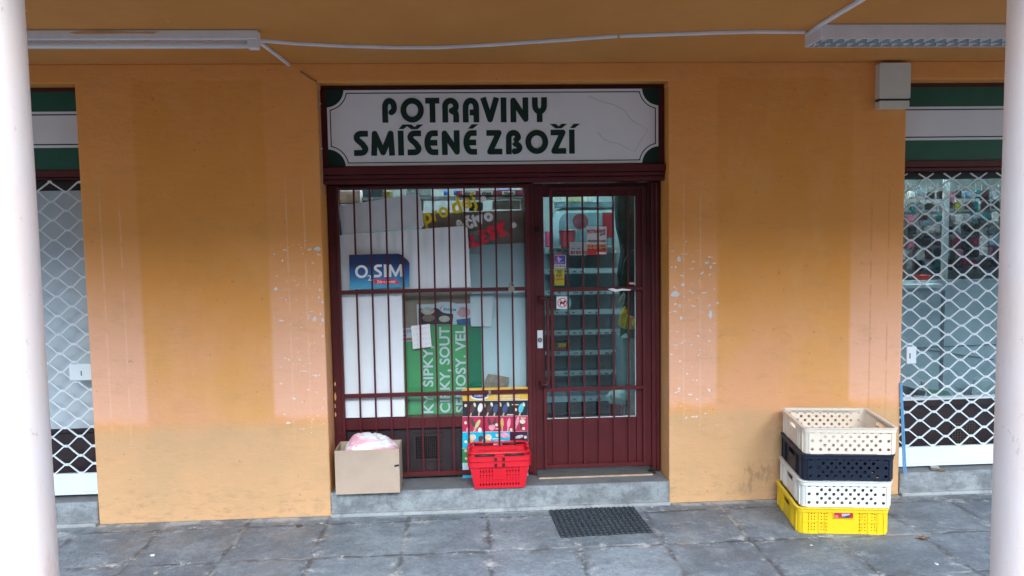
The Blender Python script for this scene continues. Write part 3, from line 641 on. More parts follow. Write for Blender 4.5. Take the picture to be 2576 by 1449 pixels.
flat('tabard_print', [(1399,679),(1416,679),(1417,681),(1413,682),(1413,687),(1402,687),(1402,682),(1398,681)], YK-.001, .0004, M('olive_print', (.22, .19, .02), .5, var=0), ys)
nd = sticker('no_dogs_sign', 'white sign with a crossed out black dog, low left on the door glass', 'sign', R_(1400, 746, 1427, 777), WVIN)
cc = (1414.5, 761.5)
flat('cyan_disc', [(1418+19*cos(a*pi/14), 762+19.5*sin(a*pi/14)) for a in range(28)], YK+.0012, .001, M('cyan_print', (.05, .38, .42), .5, var=0), nd)
def px_ring(cx, cy, r0, r1, Y, n=28): return [[(at(cx+r*cos(2*pi*k/n), cy+r*sin(2*pi*k/n), Y)) for k in range(n)] for r in (r1, r0)]
a_, b2 = px_ring(*cc, 10.3, 12.3, YK-.001)
link('ring', plate([(p.x, p.z) for p in a_], [[(p.x, p.z) for p in b2]], .0006), RVIN, nd).data.transform(Matrix.Translation((0, YK-.001, 0)) @ XZ)
flat('slash', [(1406.5, 752.5), (1408, 751), (1423, 769.5), (1421.5, 771)], YK-.0022, .0004, RVIN, nd)
flat('dog_figure', [(1407,757),(1409,759),(1417,760),(1419,756),(1421,755.5),(1424,758),(1423,760),(1421,760.5),(1420,764),(1420,769),(1418,769),(1417.5,765),(1411,764.5),(1410.5,769),(1408.5,769),(1409,763)], YK-.0016, .0004, BLK, nd)
ts = sticker('small_red_white_sticker', 'tiny red and white sticker at the lower right corner of the upper door glass', 'sticker', R_(1583, 709, 1597, 715.5), M('tiny_red', (.5, .12, .14), .5, var=0)); flat('white_strip', R_(1583, 711.8, 1597, 715.3), YK-.0008, .0004, WP, ts)

# ------------------------------------------------------------------ boards and papers in the window
YI = YG+.008
tag(flat('leaning_board', [(853, 518), (1050, 487), (1056, 497), (1067, 570), (860, 590)], YG-.028, .012, GREYB, bevel=.002), 'grey-white tilted board leaning high in the window, above the large white board', 'board')
tag(flat('blue_strip', [(850, 540), (858, 560), (861, 592), (852, 592)], YG-.012, .005, M('blue_card', (.04, .16, .34), .6)), 'narrow blue strip at the left edge of the window behind the grey tilted board', 'card')
bw = flat('white_board', [(852, 592), (1170, 567.5), (1176, 575), (1185, 722), (857, 732)], YG-.044, .012, WHT, bevel=.002)
tag(bw, 'large white board in the upper window behind the blue sign', 'board')
tag(flat('tall_white_panel', [(858, 741), (1011, 738), (1019, 1048), (866, 1052)], YG-.044, .014, WHT, bevel=.002), 'tall white panel filling the lower left of the window', 'panel')
tag(flat('pale_panel', [(1187, 738), (1325, 733), (1325, 990), (1205, 990)], YI+.034, .02, PALE, bevel=.002), 'pale blue-grey panel in the lower right of the window, beside the green banner', 'panel')
tag(flat('upper_pale_panel', [(1176, 617), (1322, 613), (1322, 729), (1183, 731)], YI+.034, .02, PALE, bevel=.002), 'pale panel in the upper window under the red letters', 'panel')
tag(flat('brown_carton', [(1062, 536), (1323, 528), (1323, 612), (1170, 617), (1060, 600)], YI+.06, .12, CARDD, bevel=.003), 'wide dark brown carton lying behind the yellow and white window words', 'carton')
tag(flat('brown_backing_card', [(1010, 738), (1186, 735), (1190, 830), (1012, 840)], YI+.05, .01, CARD2), 'brown backing card above the green banner in the window', 'card')
gb = thing('green_banner', 'green banner with white sideways writing in the lower window', 'banner')
GB1 = M('banner_green', (.09, .42, .14), .5, var=.05); GB2 = M('banner_deep_green', (.0, .22, .095), .5, var=.05)
flat('banner_sheet', [(1012, 860), (1035, 842), (1040, 820), (1172, 817), (1178, 1041), (1019, 1047)], YI+.030, .004, GB1, gb)
flat('dark_stripe', [(1172.3, 817), (1210, 815), (1213, 976), (1176, 977)], YI+.030, .004, GB2, gb)
text('lettering', 'KY, ŠIPKY,', (1090, 1039), (1088, 870), 25, YI+.0285, WVIN, gb, .02)
text('lettering', 'CIRKY, SOUT', (1132, 1038), (1130, 822), 26, YI+.0285, WVIN, gb, .02)
text('lettering', 'SENOSY. VEL', (1172, 1037), (1170, 821), 26, YI+.0285, WVIN, gb, .02)
ip = thing('ice_cream_poster', 'glossy white-edged poster with two ice cream pictures above the green banner', 'poster')
flat('sheet', [(1048, 766), (1088, 765), (1108, 760), (1130, 760), (1150, 764), (1184, 763), (1185, 816), (1050, 818)], YI+.024, .002, WP, ip)
PBR = M('poster_dark_brown', (.03, .015, .015), .4, var=.2); CRM = M('cream_print', (.62, .52, .42), .5, var=.2, vs=40); PKP = M('pink_print', (.72, .34, .36), .5, var=.15, vs=40); BLP = M('blue_print', (.02, .12, .3), .5, var=0)
flat('dark_field', [(1053, 776), (1100, 775), (1112, 784), (1134, 785), (1140, 792), (1138, 816), (1053, 817)], YI+.0233, .0006, PBR, ip)
ell = lambda cx, cy, rx, ry, n=18, r0=0: [(cx+rx*cos(2*pi*k/n+r0), cy+ry*sin(2*pi*k/n+r0)) for k in range(n)]
flat('ice_cream_picture', ell(1076, 782, 17, 10), YI+.0227, .0005, CRM, ip); flat('ice_cream_picture', ell(1078, 800, 16, 9), YI+.0221, .0005, M('chocolate_print', (.25, .14, .1), .5, var=.3, vs=60), ip); flat('ice_cream_picture', ell(1118, 802, 14, 8), YI+.0227, .0005, CRM, ip)
flat('ice_cream_picture', ell(1166, 785, 17, 13), YI+.0227, .0005, PKP, ip); flat('ice_cream_picture', [(1148, 804), (1183, 800), (1184, 816), (1150, 817)], YI+.0221, .0005, BLP, ip)
flat('logo_oval', ell(1131, 778, 24, 11), YI+.0215, .0005, WP, ip)
text('lettering', 'Prima', (1116, 783), (1148, 782), 9, YI+.0205, M('logo_teal', (.02, .3, .42), .5, var=0), ip, .03)
flat('logo_swirl', [(1106, 775), (1110, 770), (1120, 767), (1112, 772), (1109, 779), (1114, 786), (1107, 782)], YI+.0208, .0004, PKP, ip)
bd = thing('small_notice', 'small white notice with a red stripe, between the tall white panel and the button card', 'notice')
flat('sheet', [(1010, 826), (1036, 824), (1036, 858), (1012, 860)], YI+.022, .001, WP, bd); text('lettering', 'BRDS', (1011.5, 837), (1035, 836), 7, YI+.0212, BLK, bd, 0); text('lettering', 'NY', (1014, 847), (1024, 846.5), 6, YI+.0212, BLK, bd, 0)
flat('red_stripe', [(1012, 851), (1035.5, 849.5), (1035.5, 856.5), (1012, 858.5)], YI+.0214, .0004, M('salmon_print', (.6, .2, .16), .5, var=0), bd)
bc = thing('button_card', 'tilted white card with rows of small grey dots, in the window above the green banner', 'card')
flat('sheet', [(1034, 820), (1081, 815), (1086, 872), (1039, 878)], YG-.006, .002, WVIN, bc)
mb = MB()
for r in range(4):
    for k in range(6):
        if r == 3 and k in (2, 3): continue
        cx, cy = 1039+k*7.6+r*1.2, 828-k*.8+r*13.5
        mb.prism([at(cx+1.2*cos(a*pi/3), cy+1.3*sin(a*pi/3), YG-.0072) for a in range(6)], (0, .0008, 0))
mb.build('dots', GRYP, bc)
pp = thing('stuck_paper', 'blank white paper sheets taped inside the window, right of the ice cream poster', 'paper')
flat('sheet', [(1183, 743), (1240, 741), (1238, 788), (1236, 821), (1185, 821)], YI-.001, .0006, WVIN, pp); flat('sheet', [(1205, 745), (1242, 744), (1240, 786), (1205, 790)], YI+.001, .0006, WP, pp)
tag(flat('crumpled_brown_paper', [(1228, 941), (1250, 944), (1281, 950), (1278, 975), (1218, 975), (1221, 955)], YI+.0, .012, M('kraft_paper', (.36, .27, .2), .8, var=.25, vs=30, bump=.5, bs=40), bevel=.003), 'crumpled brown paper standing above the yellow top of the ice cream price list', 'paper')

# blue SIM sign woven through the bars
ss = thing('phone_card_sign', 'blue sign with a cut corner reading SIM, hung through the bars of the grille', 'sign')
def slant(px): return YB-.004+(px-878)/(1030-878)*.032     # its left end lies in front of the bars, its right end behind
blue = bpy.data.materials.new('blue_gradient_print'); blue.use_nodes = True; t_ = NT(blue); zz1, zz0 = at(950, 640, YB).z, at(950, 728, YB).z
t_.put(t_.mix(t_.ramp(t_.sep[2], zz0, zz0+.13), (.09, .40, .62), t_.mix(t_.ramp(t_.sep[2], zz0+.11, zz0+.20), (.02, .13, .35), (.012, .025, .10))), t_.b.inputs['Base Color']); t_.b.inputs['Roughness'].default_value = .35
def slab_slant(name, pts, off, th, mat):
    P = [at(x, y, slant(x)+off) for x, y in pts]; return MB().prism(P, (0, th, 0)).build(name, mat, ss)
slab_slant('sign_panel', [(878, 641), (1001, 638), (1010, 641), (1027, 656), (1030, 662), (1030, 722), (880, 729)], 0, .004, blue)
def text_slant(s, p0, p1, h, mat, bold):
    o = text('lettering', s, p0, p1, h, YB, mat, ss, bold); xA = at(878, 690, YB).x; xB = at(1030, 690, YB).x
    for v in o.data.vertices: v.co.y += -.006+(v.co.x-xA)/(xB-xA)*.032
    return o
mb = MB(); sl0 = at(878, 690, YB).x; sl1 = at(1030, 690, YB).x
for ch, x0, x1, y0, y1, tt in (('O', 894, 926, 700, 667, .19), ('S', 941, 961, 698, 665.5, .20), ('I', 965.5, 972.5, 697.5, 665.5, .21), ('M', 978, 1012, 697, 665, .19)):
    A = at(x0, y0, YB); B = at(x1, y0, YB); T_ = at((x0+x1)/2, y1, YB); H = T_.z-A.z; W = (B.x-A.x)/H
    f = lambda q, yy, A=A, H=H: (A.x+q.x*H, yy+(A.x+q.x*H-sl0)/(sl1-sl0)*.032, A.z+q.y*H)
    for j, st in enumerate(glyph(ch, W, tt)): stroke(mb, st, tt, f, YB-.0055-.00006*j)
mb.build('lettering', WVIN, ss)
text_slant('2', (925, 706), (935, 705.5), 14, WVIN, .015)
slab_slant('red_ribbon', [(941, 703), (992, 702), (1008, 713), (943, 715)], -.0025, .0015, RVIN)
text_slant('Zde v prodeji', (948, 712.5), (994, 711.5), 7, WP, .02)

# ice cream price poster hung behind the bars, lower right
YP = YB+.0215
ic = thing('ice_cream_price_list', 'tall colourful ice cream price list poster behind the grille bars and the red baskets', 'poster')
flat('sheet', [(1163.5, 977), (1328, 973), (1329, 1200), (1163.5, 1204)], YP, .003, WP, ic)
cols = [((1163.6, 977, 1328, 973), 32, (.75, .45, .06), 'yellow_band'), ((1163.6, 1009, 1328, 1007), 38.5, (.018, .022, .03), 'black_band'), ((1163.6, 1048.5, 1328, 1046.5), 38, (.48, .02, .08), 'crimson_band'),
        ((1163.6, 1087.5, 1282, 1086), 40, (.0, .42, .62), 'cyan_band'), ((1282.4, 1086, 1328, 1085), 40, (.04, .012, .04), 'purple_band'), ((1163.6, 1128.5, 1328, 1127), 36, (.01, .28, .07), 'green_band'), ((1163.6, 1166, 1328, 1164), 20, (.5, .7, .75), 'pale_band'), ((1163.6, 1187, 1328, 1184), 16, (.05, .4, .6), 'blue_band')]
for (x0, ya, x1, yb), h, c, nm in cols:
    flat(nm, [(x0, ya), (x1, yb), (x1, yb+h), (x0, ya+h)], YP-.0006, .0005, M(nm, c, .4, var=.03), ic)
pm = {k: M('print_'+k, v, .5, var=.2, vs=60) for k, v in dict(choc=(.09, .045, .04), cream=(.68, .62, .48), grey=(.45, .48, .5), pink=(.75, .32, .42), cyan=(.1, .5, .6), white=(.75, .75, .75), gold=(.6, .4, .12), navy=(.05, .09, .2), lime=(.5, .55, .25), stick=(.6, .38, .25)).items()}
YQ = YP-.0012
def pop(cx, cy, L, Wd, ang, mat, stick=True, q=0):
    a = RAD(ang); ux, uy = sin(a), -cos(a); vx, vy = cos(a), sin(a)
    P = []
    for k in range(14):
        b = 2*pi*k/14; P.append((cx+Wd/2*cos(b)*vx+L/2*sin(b)*ux*(1), cy+Wd/2*cos(b)*vy+L/2*sin(b)*uy))
    if stick: flat('ice_cream_picture', [(cx-ux*L*.4+vx*1.8, cy-uy*L*.4+vy*1.8), (cx-ux*L*.4-vx*1.8, cy-uy*L*.4-vy*1.8), (cx-ux*L*.85-vx*1.8, cy-uy*L*.85-vy*1.8), (cx-ux*L*.85+vx*1.8, cy-uy*L*.85+vy*1.8)], YQ, .0004, pm['stick'], ic)
    flat('ice_cream_picture', P, YQ-.0005-q, .0004, mat, ic)
def cone(cx, cy, L, Wd, ang, mat, top):
    a = RAD(ang); ux, uy = sin(a), -cos(a); vx, vy = cos(a), sin(a)
    flat('ice_cream_picture', [(cx+vx*Wd/2, cy+vy*Wd/2), (cx-vx*Wd/2, cy-vy*Wd/2), (cx-ux*L, cy-uy*L)], YQ, .0004, mat, ic)
    flat('ice_cream_picture', ell(cx+ux*3, cy+uy*3, Wd*.6, Wd*.5, 12), YQ-.0005, .0004, top, ic)
P5 = lambda x, y: (1127+x*.2897*.644, 953.1+y*.2897*.644)     # from the enlarged view of the poster
for x, y, mt, a in ((330, 400, 'choc', 15), (435, 390, 'white', 12), (560, 395, 'choc', 18), (645, 400, 'navy', 14), (770, 400, 'navy', 16), (985, 395, 'cyan', 12)): pop(*P5(x, y), 24, 12.5, a, pm[mt])
for x, y in ((360, 350), (490, 355), (590, 345), (705, 345), (810, 345), (1022, 345)): pop(*P5(x, y), 11, 6, -15, pm['cream'], False, .0006)
for x, y, mt, a in ((335, 590, 'choc', -20), (400, 610, 'lime', 28), (560, 590, 'choc', -14), (625, 590, 'choc', 14), (730, 590, 'gold', 0), (820, 595, 'pink', 8), (935, 570, 'pink', 14)): pop(*P5(x, y), 25, 8.5, a, pm[mt])
for x, y in ((575, 655), (610, 650), (430, 690), (270, 690)): flat('ice_cream_picture', ell(*P5(x, y), 5, 6.5, 10), YQ-.0011, .0004, pm['pink'] if x != 430 else pm['white'], ic)
cone(*P5(1000, 590), 20, 12, 20, pm['choc'], pm['cream']); cone(*P5(325, 800), 22, 15, 25, pm['gold'], pm['cream']); cone(*P5(440, 810), 20, 10, 10, pm['choc'], pm['choc']); cone(*P5(545, 800), 20, 15, 0, pm['gold'], pm['cream'])
pop(*P5(640, 860), 9, 22, -12, pm['white'], False); pop(*P5(765, 760), 13, 24, 10, pm['pink'], False); pop(*P5(740, 850), 9, 20, 8, pm['grey'], False); pop(*P5(960, 780), 8, 22, -14, pm['grey'], False); pop(*P5(965, 850), 8, 18, -14, pm['grey'], False)
for x, y in ((238, 360), (912, 415), (238, 592), (655, 620), (850, 685), (1020, 670), (240, 848), (660, 762), (750, 872), (1043, 785), (238, 970), (245, 1075)): flat('price_dot', ell(*P5(x, y), 3.7, 3.9, 12), YQ-.0018, .0003, pm['cream'], ic)
for x0, y0, x1 in ((620, 228, 970), (620, 262, 970), (860, 345, 955), (795, 480, 880), (980, 525, 1050), (600, 805, 680), (360, 850, 395), (640, 670, 690)):
    a, b = P5(x0, y0), P5(x1, y0+10); flat('fine_print', R_(a[0], a[1]-.6, b[0], b[1]), YQ-.0016, .0003, pm['cream'], ic)
flat('logo_oval', ell(*P5(425, 225), 24, 11, 20), YQ, .0004, WP, ic); flat('logo_oval', ell(*P5(425, 222), 20, 8, 20), YQ-.0005, .0004, pm['navy'], ic)
text('lettering', 'Prima', P5(360, 238), P5(490, 234), 8.5, YQ-.0018, WVIN, ic, .03)

# ------------------------------------------------------------------ lamps and cable runs on the ceiling
def on_ceiling(px, py): return atz(px, py, ZC)
A = on_ceiling(636, 72); B = on_ceiling(652, 98)
lf = thing('batten_lamp', 'unlit white fluorescent batten lamp on the ceiling at the left, beside the left column', 'lamp')
yb0 = (on_ceiling(400, 74).y); xe = A.x+.02; x0 = xe-1.62
MB().box((x0, yb0, ZC-.055), (xe, yb0+.07, ZC-.002)).build('housing', LAMPW, lf, bevel=.004)
MB().tube([(x0+.04, yb0+.035, ZC-.082), (xe-.06, yb0+.035, ZC-.082)], .017, 14).build('fluorescent_tube', M('unlit_tube', (.75, .78, .8), .2, var=0), lf, smooth=True)
flat('paint_smear', [(172, 81), (230, 77), (330, 79), (398, 80), (385, 85), (330, 84), (250, 85), (190, 85)], yb0-.0015, .001, M('smear_orange', (.62, .36, .18), .7), lf)
for xx in (x0+.001, xe-.06): MB().box((xx, yb0+.006, ZC-.104), (xx+.059, yb0+.064, ZC-.0555)).build('lampholder', LAMPW, lf, bevel=.004)
lr = thing('louvre_lamp', 'unlit white louvred fluorescent lamp on the ceiling at the right, beside the right column', 'lamp')
C1 = on_ceiling(2066, 60); C2 = on_ceiling(2010, 92); lx0 = (C1.x+C2.x)/2; ly0 = C1.y; ly1 = ly0+.22; lx1 = lx0+1.6; zt_ = ZC-.002; zb_ = ZC-.085
b_ = MB(); b_.box((lx0, ly0, zb_), (lx1, ly0+.006, zt_)); b_.box((lx0, ly1-.006, zb_), (lx1, ly1, zt_)); b_.box((lx0, ly0+.0062, zb_), (lx0+.012, ly1-.0062, zt_)); b_.box((lx1-.012, ly0+.0062, zb_), (lx1, ly1-.0062, zt_)); b_.box((lx0+.0125, ly0+.0062, zt_-.01), (lx1-.0125, ly1-.0062, zt_)); b_.build('housing', LAMPW, lr, bevel=.002)
MIR = M('louvre_aluminium', (.95, .97, .98), .5, metal=.2, var=.05)
b_ = MB()
for k in range(22):
    x = lx0+.05+k*.070
    for ya, yb in ((ly0+.008, ly0+.108), (ly0+.112, ly1-.008)):
        b_.prism([(x, ya, zb_+.002), (x-.010, ya, zb_+.045), (x+.010, ya, zb_+.045)], (0, yb-ya, 0))
b_.build('louvre_blades', MIR, lr)
b_ = MB(); ym = (ly0+ly1)/2
REFL = M('louvre_reflector', (.30, .33, .36), .2, metal=1.0, var=.1)
for yc, s in ((ly0+.008, 1), (ym, 1), (ym, -1), (ly1-.008, -1)):
    b_.prism([(lx0+.014, yc+(0 if s == 1 else 0), zb_+.001), (lx0+.014, yc+s*.004, zb_+.001), (lx0+.014, yc+s*.034, zb_+.06), (lx0+.014, yc+s*.030, zb_+.06)], (lx1-lx0-.028, 0, 0))
b_.build('reflector', REFL, lr)
for yy in (ly0+.058, ly1-.058): MB().tube([(lx0+.03, yy, zb_+.062), (lx1-.03, yy, zb_+.062)], .012, 10).build('fluorescent_tube', M('unlit_tube', (.75, .78, .8), .2, var=0), lr, smooth=True)

TRK = M('white_trunking', (.76, .78, .82), .5, var=.05)
def trunk(name, pts, label, wd=.03, th=.016, group='white cable runs on the ceiling'):
    P = [on_ceiling(*p) for p in pts]; P = [Vector((p.x, p.y, ZC-th/2-.001)) for p in P]; mb = MB()
    return tag(mb.ribbon(P, wd, th).build(name, TRK, bevel=.002), label, 'cable trunking', group)
trunk('cable_trunking', [(655, 98), (745, 106), (860, 112), (1000, 116), (1100, 116), (1240, 109), (1400, 98), (1553, 87)], 'sagging left length of white trunking running from the batten lamp across the ceiling')
trunk('cable_trunking', [(1559, 87), (1700, 82), (1800, 78.5), (1900, 76), (2024, 77)], 'right length of white trunking running to the louvred lamp')
trunk('cable_trunking', [(2030, 84), (2062, 60), (2100, 36), (2160, 0), (2230, -45)], 'short white trunking running forward from the corner of the louvred lamp')
trunk('cable_trunking', [(654, 103), (700, 138), (737, 168)], 'short white trunking angled from the batten lamp towards the sign', .022)
cb = thing('thin_cable', 'thin brown cable running from the short trunking down the left edge of the sign', 'cable')
P = [on_ceiling(738, 170)-Vector((0, 0, .01)), at(760, 182, -.02), at(780, 196, -.01), at(797, 206, -.008)]; 
MB().tube(P, .005, 6).build('upper_run', M('brown_cable', (.25, .12, .07), .6), cb)
xw = XL1+.004; MB().tube([(xw, .003, ZH-.005), (xw+.003, .03, ZH-.03), (xw+.002, .05, 2.7), (xw+.006, .05, 2.5), (xw+.002, .055, 2.35), (xw+.012, .07, 2.3)], .004, 6).build('lower_run', M('white_cable', (.4, .33, .3), .6), cb)
for z in (2.93, 2.62): MB().box((xw-.003, .045, z), (xw+.012, .06, z+.008)).build('cable_clip', WMET, cb)
b_ = MB(); p = on_ceiling(737, 172); tag(b_.box((p.x-.02, p.y-.012, ZC-.02), (p.x+.012, p.y+.015, ZC-.001)).build('trunking_end_clip', TRK, bevel=.002), 'little white clip at the wall end of the short trunking', 'clip')

ab = thing('alarm_box', 'cream alarm siren box with a black slot, high on the right pier under the ceiling', 'alarm')
ALW = M('cream_plastic', (.60, .60, .54), .5, var=.04); YA = -.065
ax0, ax1 = at(2213, 210, YA).x, at(2291, 210, YA).x; az1, az0, azs = at(2250, 158, YA).z, at(2250, 272, YA).z, at(2250, 250, YA).z
me = plate(rrect(ax0, azs+.006, ax1, az1, .01), [], .062); link('cover', me, ALW, ab); me.transform(Matrix.Translation((0, YA+.031, 0)) @ XZ)
me = plate(rrect(ax0+.004, az0, ax1-.004, azs-.008, .008), [], .06); link('base', me, ALW, ab); me.transform(Matrix.Translation((0, YA+.034, 0)) @ XZ)
MB().box((ax0+.002, YA+.004, azs-.009), (ax1-.002, YA+.06, azs+.007)).build('slot', BLACK, ab)

# ------------------------------------------------------------------ side openings: green fascias, frames, shutters
def fascia(x0, x1, px, ys, label):
    t = thing('green_fascia', label, 'sign', group=None); Y = .14
    z = [at(px, y, Y).z for y in ys]                      # top, green end, line, white, line, green start, bottom
    MB().box((x0, Y, z[6]), (x1, Y+.04, z[0])).build('panel', SIGNG, t)
    MB().box((x0, Y-.002, z[4]), (x1, Y-.0002, z[1])).build('white_band', SIGNW, t)
    for a, b in ((z[1]-.018, z[1]-.026), (z[4]+.026, z[4]+.018)): MB().box((x0, Y-.003, b), (x1, Y-.0022, a)).build('green_line', SIGND, t)
    MB().box((x0, Y+.005, z[0]+.001), (x1, .40, ZH-.001)).build('head_rail', MAR, t)
    zl = at(px, ys[7], .15).z; b_ = MB(); b_.box((x0, Y-.02, z[6]-.05), (x1, .40, z[6]-.002)); b_.box((x0, Y-.005, zl), (x1, .40, z[6]-.053)); b_.build('beam', MAR, t, bevel=.004)
    return zl
zl_l = fascia(XLL+.01, XL0-.004, 130, (231, 281, 0, 0, 372, 0, 428, 452), 'green and white striped fascia board at the left, half hidden by the left column')
zl_r = fascia(XR1+.004, XRR-.01, 2400, (219, 268, 0, 0, 352, 0, 403, 430), 'green and white striped fascia board at the right, beside the cream alarm box')

def lattice(mb, x0, x1, z0, z1, xn, zn, px_w, pz, Y, n=12):
    """expanding scissor lattice: nodes at xn + k*px_w on even rows, half a step aside on odd rows, rows pz apart"""
    i0 = int((z0-zn)/pz)-1; i1 = int((z1-zn)/pz)+2
    for r in range(i0, i1):
        za, zb2 = zn+r*pz, zn+(r+1)*pz
        if za < z0-.001 or za > z1: continue
        off = (r % 2)*.5
        for k in range(int((x0-xn)/px_w)-2, int((x1-xn)/px_w)+3):
            nd = lambda R, K: Vector((xn+(K+(R % 2)*.5)*px_w+.0035*sin(12.9*R+78.2*K), Y, zn+R*pz+.003*sin(39.3*R+11.1*K)))
            xa, za = nd(r, k).x, nd(r, k).z
            if x0 < xa < x1: mb.box((xa-.011, Y-.006, za-.008), (xa+.011, Y+.008, za+.008))
            for s in (-.5, .5):
                b = nd(r+1, k+((0 if s > 0 else -1) if r % 2 == 0 else (1 if s > 0 else 0))); a = nd(r, k); zb2 = b.z
                if zb2 > z1: f = (z1-za)/(zb2-za); b = a+(b-a)*f; f2 = f
                else: f2 = 1
                if max(a.x, b.x) > x1 or min(a.x, b.x) < x0:
                    # clip to the opening
                    if (a.x < x0 and b.x < x0) or (a.x > x1 and b.x > x1): continue
                    lim = x0 if min(a.x, b.x) < x0 else x1; f = (lim-a.x)/(b.x-a.x); c = a+(b-a)*f
                    if x0 <= a.x <= x1: b = c
                    else: a = c
                if (b-a).length < .01: continue
                d = b-a
                # gently waved strip: flat run out of each node
                if f2 == 1 and abs(d.z-pz) < .012: path = [a, a+Vector((d.x*.16, 0, d.z*.04)), a+Vector((d.x*.84, 0, d.z*.96)), b]
                else: path = [a, b]
                mb.ribbon(path, .0088, .009, (0, 1, 0))
def shutter(x0, x1, zr1, zr0, ztop, xn, zn, pw, ph, Y, label, gname):
    t = thing('roller_shutter', label, 'shutter', group=gname)
    mb = MB(); lattice(mb, x0, x1, zr1, ztop, xn, zn, pw, ph, Y); mb.build('lattice', WMET, t)
    b_ = MB(); b_.box((x0, Y-.015, zr0+.02), (x1, Y+.02, zr1)); b_.box((x0, Y-.02, zr0), (x1, Y+.02, zr0+.019)); b_.build('bottom_rail', WMET, t, bevel=.003)
    return t
YH = .10
# right
rx0, rx1 = XR1+.002, XRR-.002
zr1, zr0 = at(2400, 1121, YH).z, at(2400, 1168, YH).z
n0 = at(2189.6+490*.3334, 805+50*.3334, YH); n1 = at(2189.6+880*.3334, 805+40*.3334, YH); nb = at(2189.6+490*.3334, 805+945*.3334, YH)
pw = (n1.x-n0.x)/2; ph = (n0.z-nb.z)/14
sr = shutter(rx0, rx1, zr1, zr0, zl_r-.02, n0.x, nb.z, pw, ph, YH, 'white lattice roller shutter pulled down in front of the right window with goods', 'white lattice roller shutters')
lp_ = pbox('lock_plate', 2281, 872, 2305.5, 915, YH-.02, .012, WMET, sr, bevel=.002); pbox('keyhole', 2274+14, 889, 2276+14.5, 902, YH-.0215, .001, BLACK, lp_)
# left
lx0_, lx1_ = XLL+.002, XL0-.002
zr1l, zr0l = at(160, 1192, YH).z, at(160, 1244, YH).z
q0 = at(164, 478, YH); q1 = at(.4*410+0, 386.4+.4*228, YH); g = at((466)*.3555, 934+530*.3555, YH); g2 = at(570*.3555, 934+590*.3555, YH)
pwl = (g2.x-g.x)*2; phl = (at(466*.3555, 934+530*.3555, YH).z-at(470*.3555, 934+660*.3555, YH).z)/2
sl = shutter(lx0_, lx1_, zr1l, zr0l, zl_l-.02, g.x, g.z-phl*4, pwl, phl, YH, 'white lattice roller shutter pulled down over a white board at the left', 'white lattice roller shutters')
lp_ = pbox('lock_plate', 174, 916, 231, 957, YH-.02, .012, WMET, sl, bevel=.002); pbox('keyhole', 203, 933, 205.5, 945, YH-.0215, .001, BLACK, lp_)
# left infill: white board and dark panel
zw1, zw0 = at(150, 480, .22).z, at(150, 1079, .22).z
tag(MB().box((XLL+.004, .22, zw0), (XL0-.004, .24, zw1)).build('white_infill_board', M('dirty_white_board', (.46, .53, .57), .5, var=.05, vs=4, dirt=((.28, .27, .26), .70, 11))), 'white board filling the left opening behind the lattice shutter', 'board')
lw = thing('left_window_frame', 'dark lower panel and frame behind the left roller shutter', 'window')
MB().box((XLL+.004, .24, STEP), (XL0-.004, .27, zw0-.002)).build('lower_panel', DARKP, lw); MB().box((XLL+.004, .24, zw1+.002), (XL0-.004, .40, zl_l-.002)).build('top_rail', DARKP, lw)
MB().box((XLL+.004, .2405, zw0-.001), (XL0-.004, .3, zw1)).build('backing', DARKP, lw)
b_ = MB(); b_.box((XLL+.004, .215, zw0-.03), (XL0-.004, .2395, zw0-.004)); b_.build('sill', DARKP, lw)
# right window
rw = thing('right_window', 'side window full of hanging goods behind the right roller shutter', 'window')
zs = at(2400, 1003, .3).z; zt2 = at(2400, 449, .3).z
b_ = MB(); b_.box((XR1+.004, .28, zt2), (XRR-.004, .40, zl_r-.002)); b_.build('top_rail', BLACK, rw)
b_ = MB(); b_.box((XR1+.004, .28, zs-.05), (XRR-.004, .36, zs)); b_.build('sill', DARKP, rw)
b_ = MB(); b_.box((XR1+.004, .278, zs+.0005), (XRR-.004, .34, zs+.016)); b_.build('white_bead', WMET, rw)
lp2 = MB().box((XR1+.004, .30, STEP), (XRR-.004, .33, zs-.052)).build('lower_panel', DARKP, rw)
vx0, vx1 = at(2396, 1090, .29).x, at(2452, 1090, .29).x; vz1, vz0 = at(2425, 1066, .29).z, at(2425, 1118, .29).z
b_ = MB()
for k in range(9):
    x = vx0+(vx1-vx0)*k/8; b_.box((x-.003, .292, vz0), (x+.003, .296, vz1))
for k in range(9):
    z = vz0+(vz1-vz0)*k/8; b_.box((vx0, .2965, z-.003), (vx1, .2995, z+.003))
b_.build('vent_grille', M('brown_vent', (.07, .05, .045), .5), lp2)
MB().box((XR1+.004, .33, zs+.001), (XRR-.004, .334, zt2)).build('glass_pane', GLR, rw)

# ------------------------------------------------------------------ the shop inside
ZI = ZH+.02
IWAL = M('interior_wall', (.52, .60, .60), .6, var=.04); IFL = M('interior_floor', (.16, .19, .19), .5, var=.1); ICE = M('interior_ceiling', (.7, .75, .75), .7, var=.02)
BX0, BX1, BY1 = XLL-.3, XRR+.3, 3.1
MB().box((BX0, .41, .10), (BX1, BY1, .17)).build('interior_floor', IFL)['kind'] = 'structure'
MB().box((BX0, .41+.02, ZI), (BX1, BY1, ZI+.1)).build('interior_ceiling', ICE)['kind'] = 'structure'
MB().box((BX0, BY1, .1), (BX1, BY1+.1, ZI+.1)).build('interior_back_wall', IWAL)['kind'] = 'structure'
for x in (BX0-.1, BX1): MB().box((x, .42, .1), (x+.1, BY1, ZI+.1)).build('interior_side_wall', IWAL)['kind'] = 'structure'
xpt = (XR0+XR1)/2
MB().box((xpt-.05, .43, .171), (xpt+.05, BY1-.001, ZI-.001)).build('partition_wall', IWAL)['kind'] = 'structure'
TUBE = emis('lit_tube', (.82, .96, 1.0), 33.0)
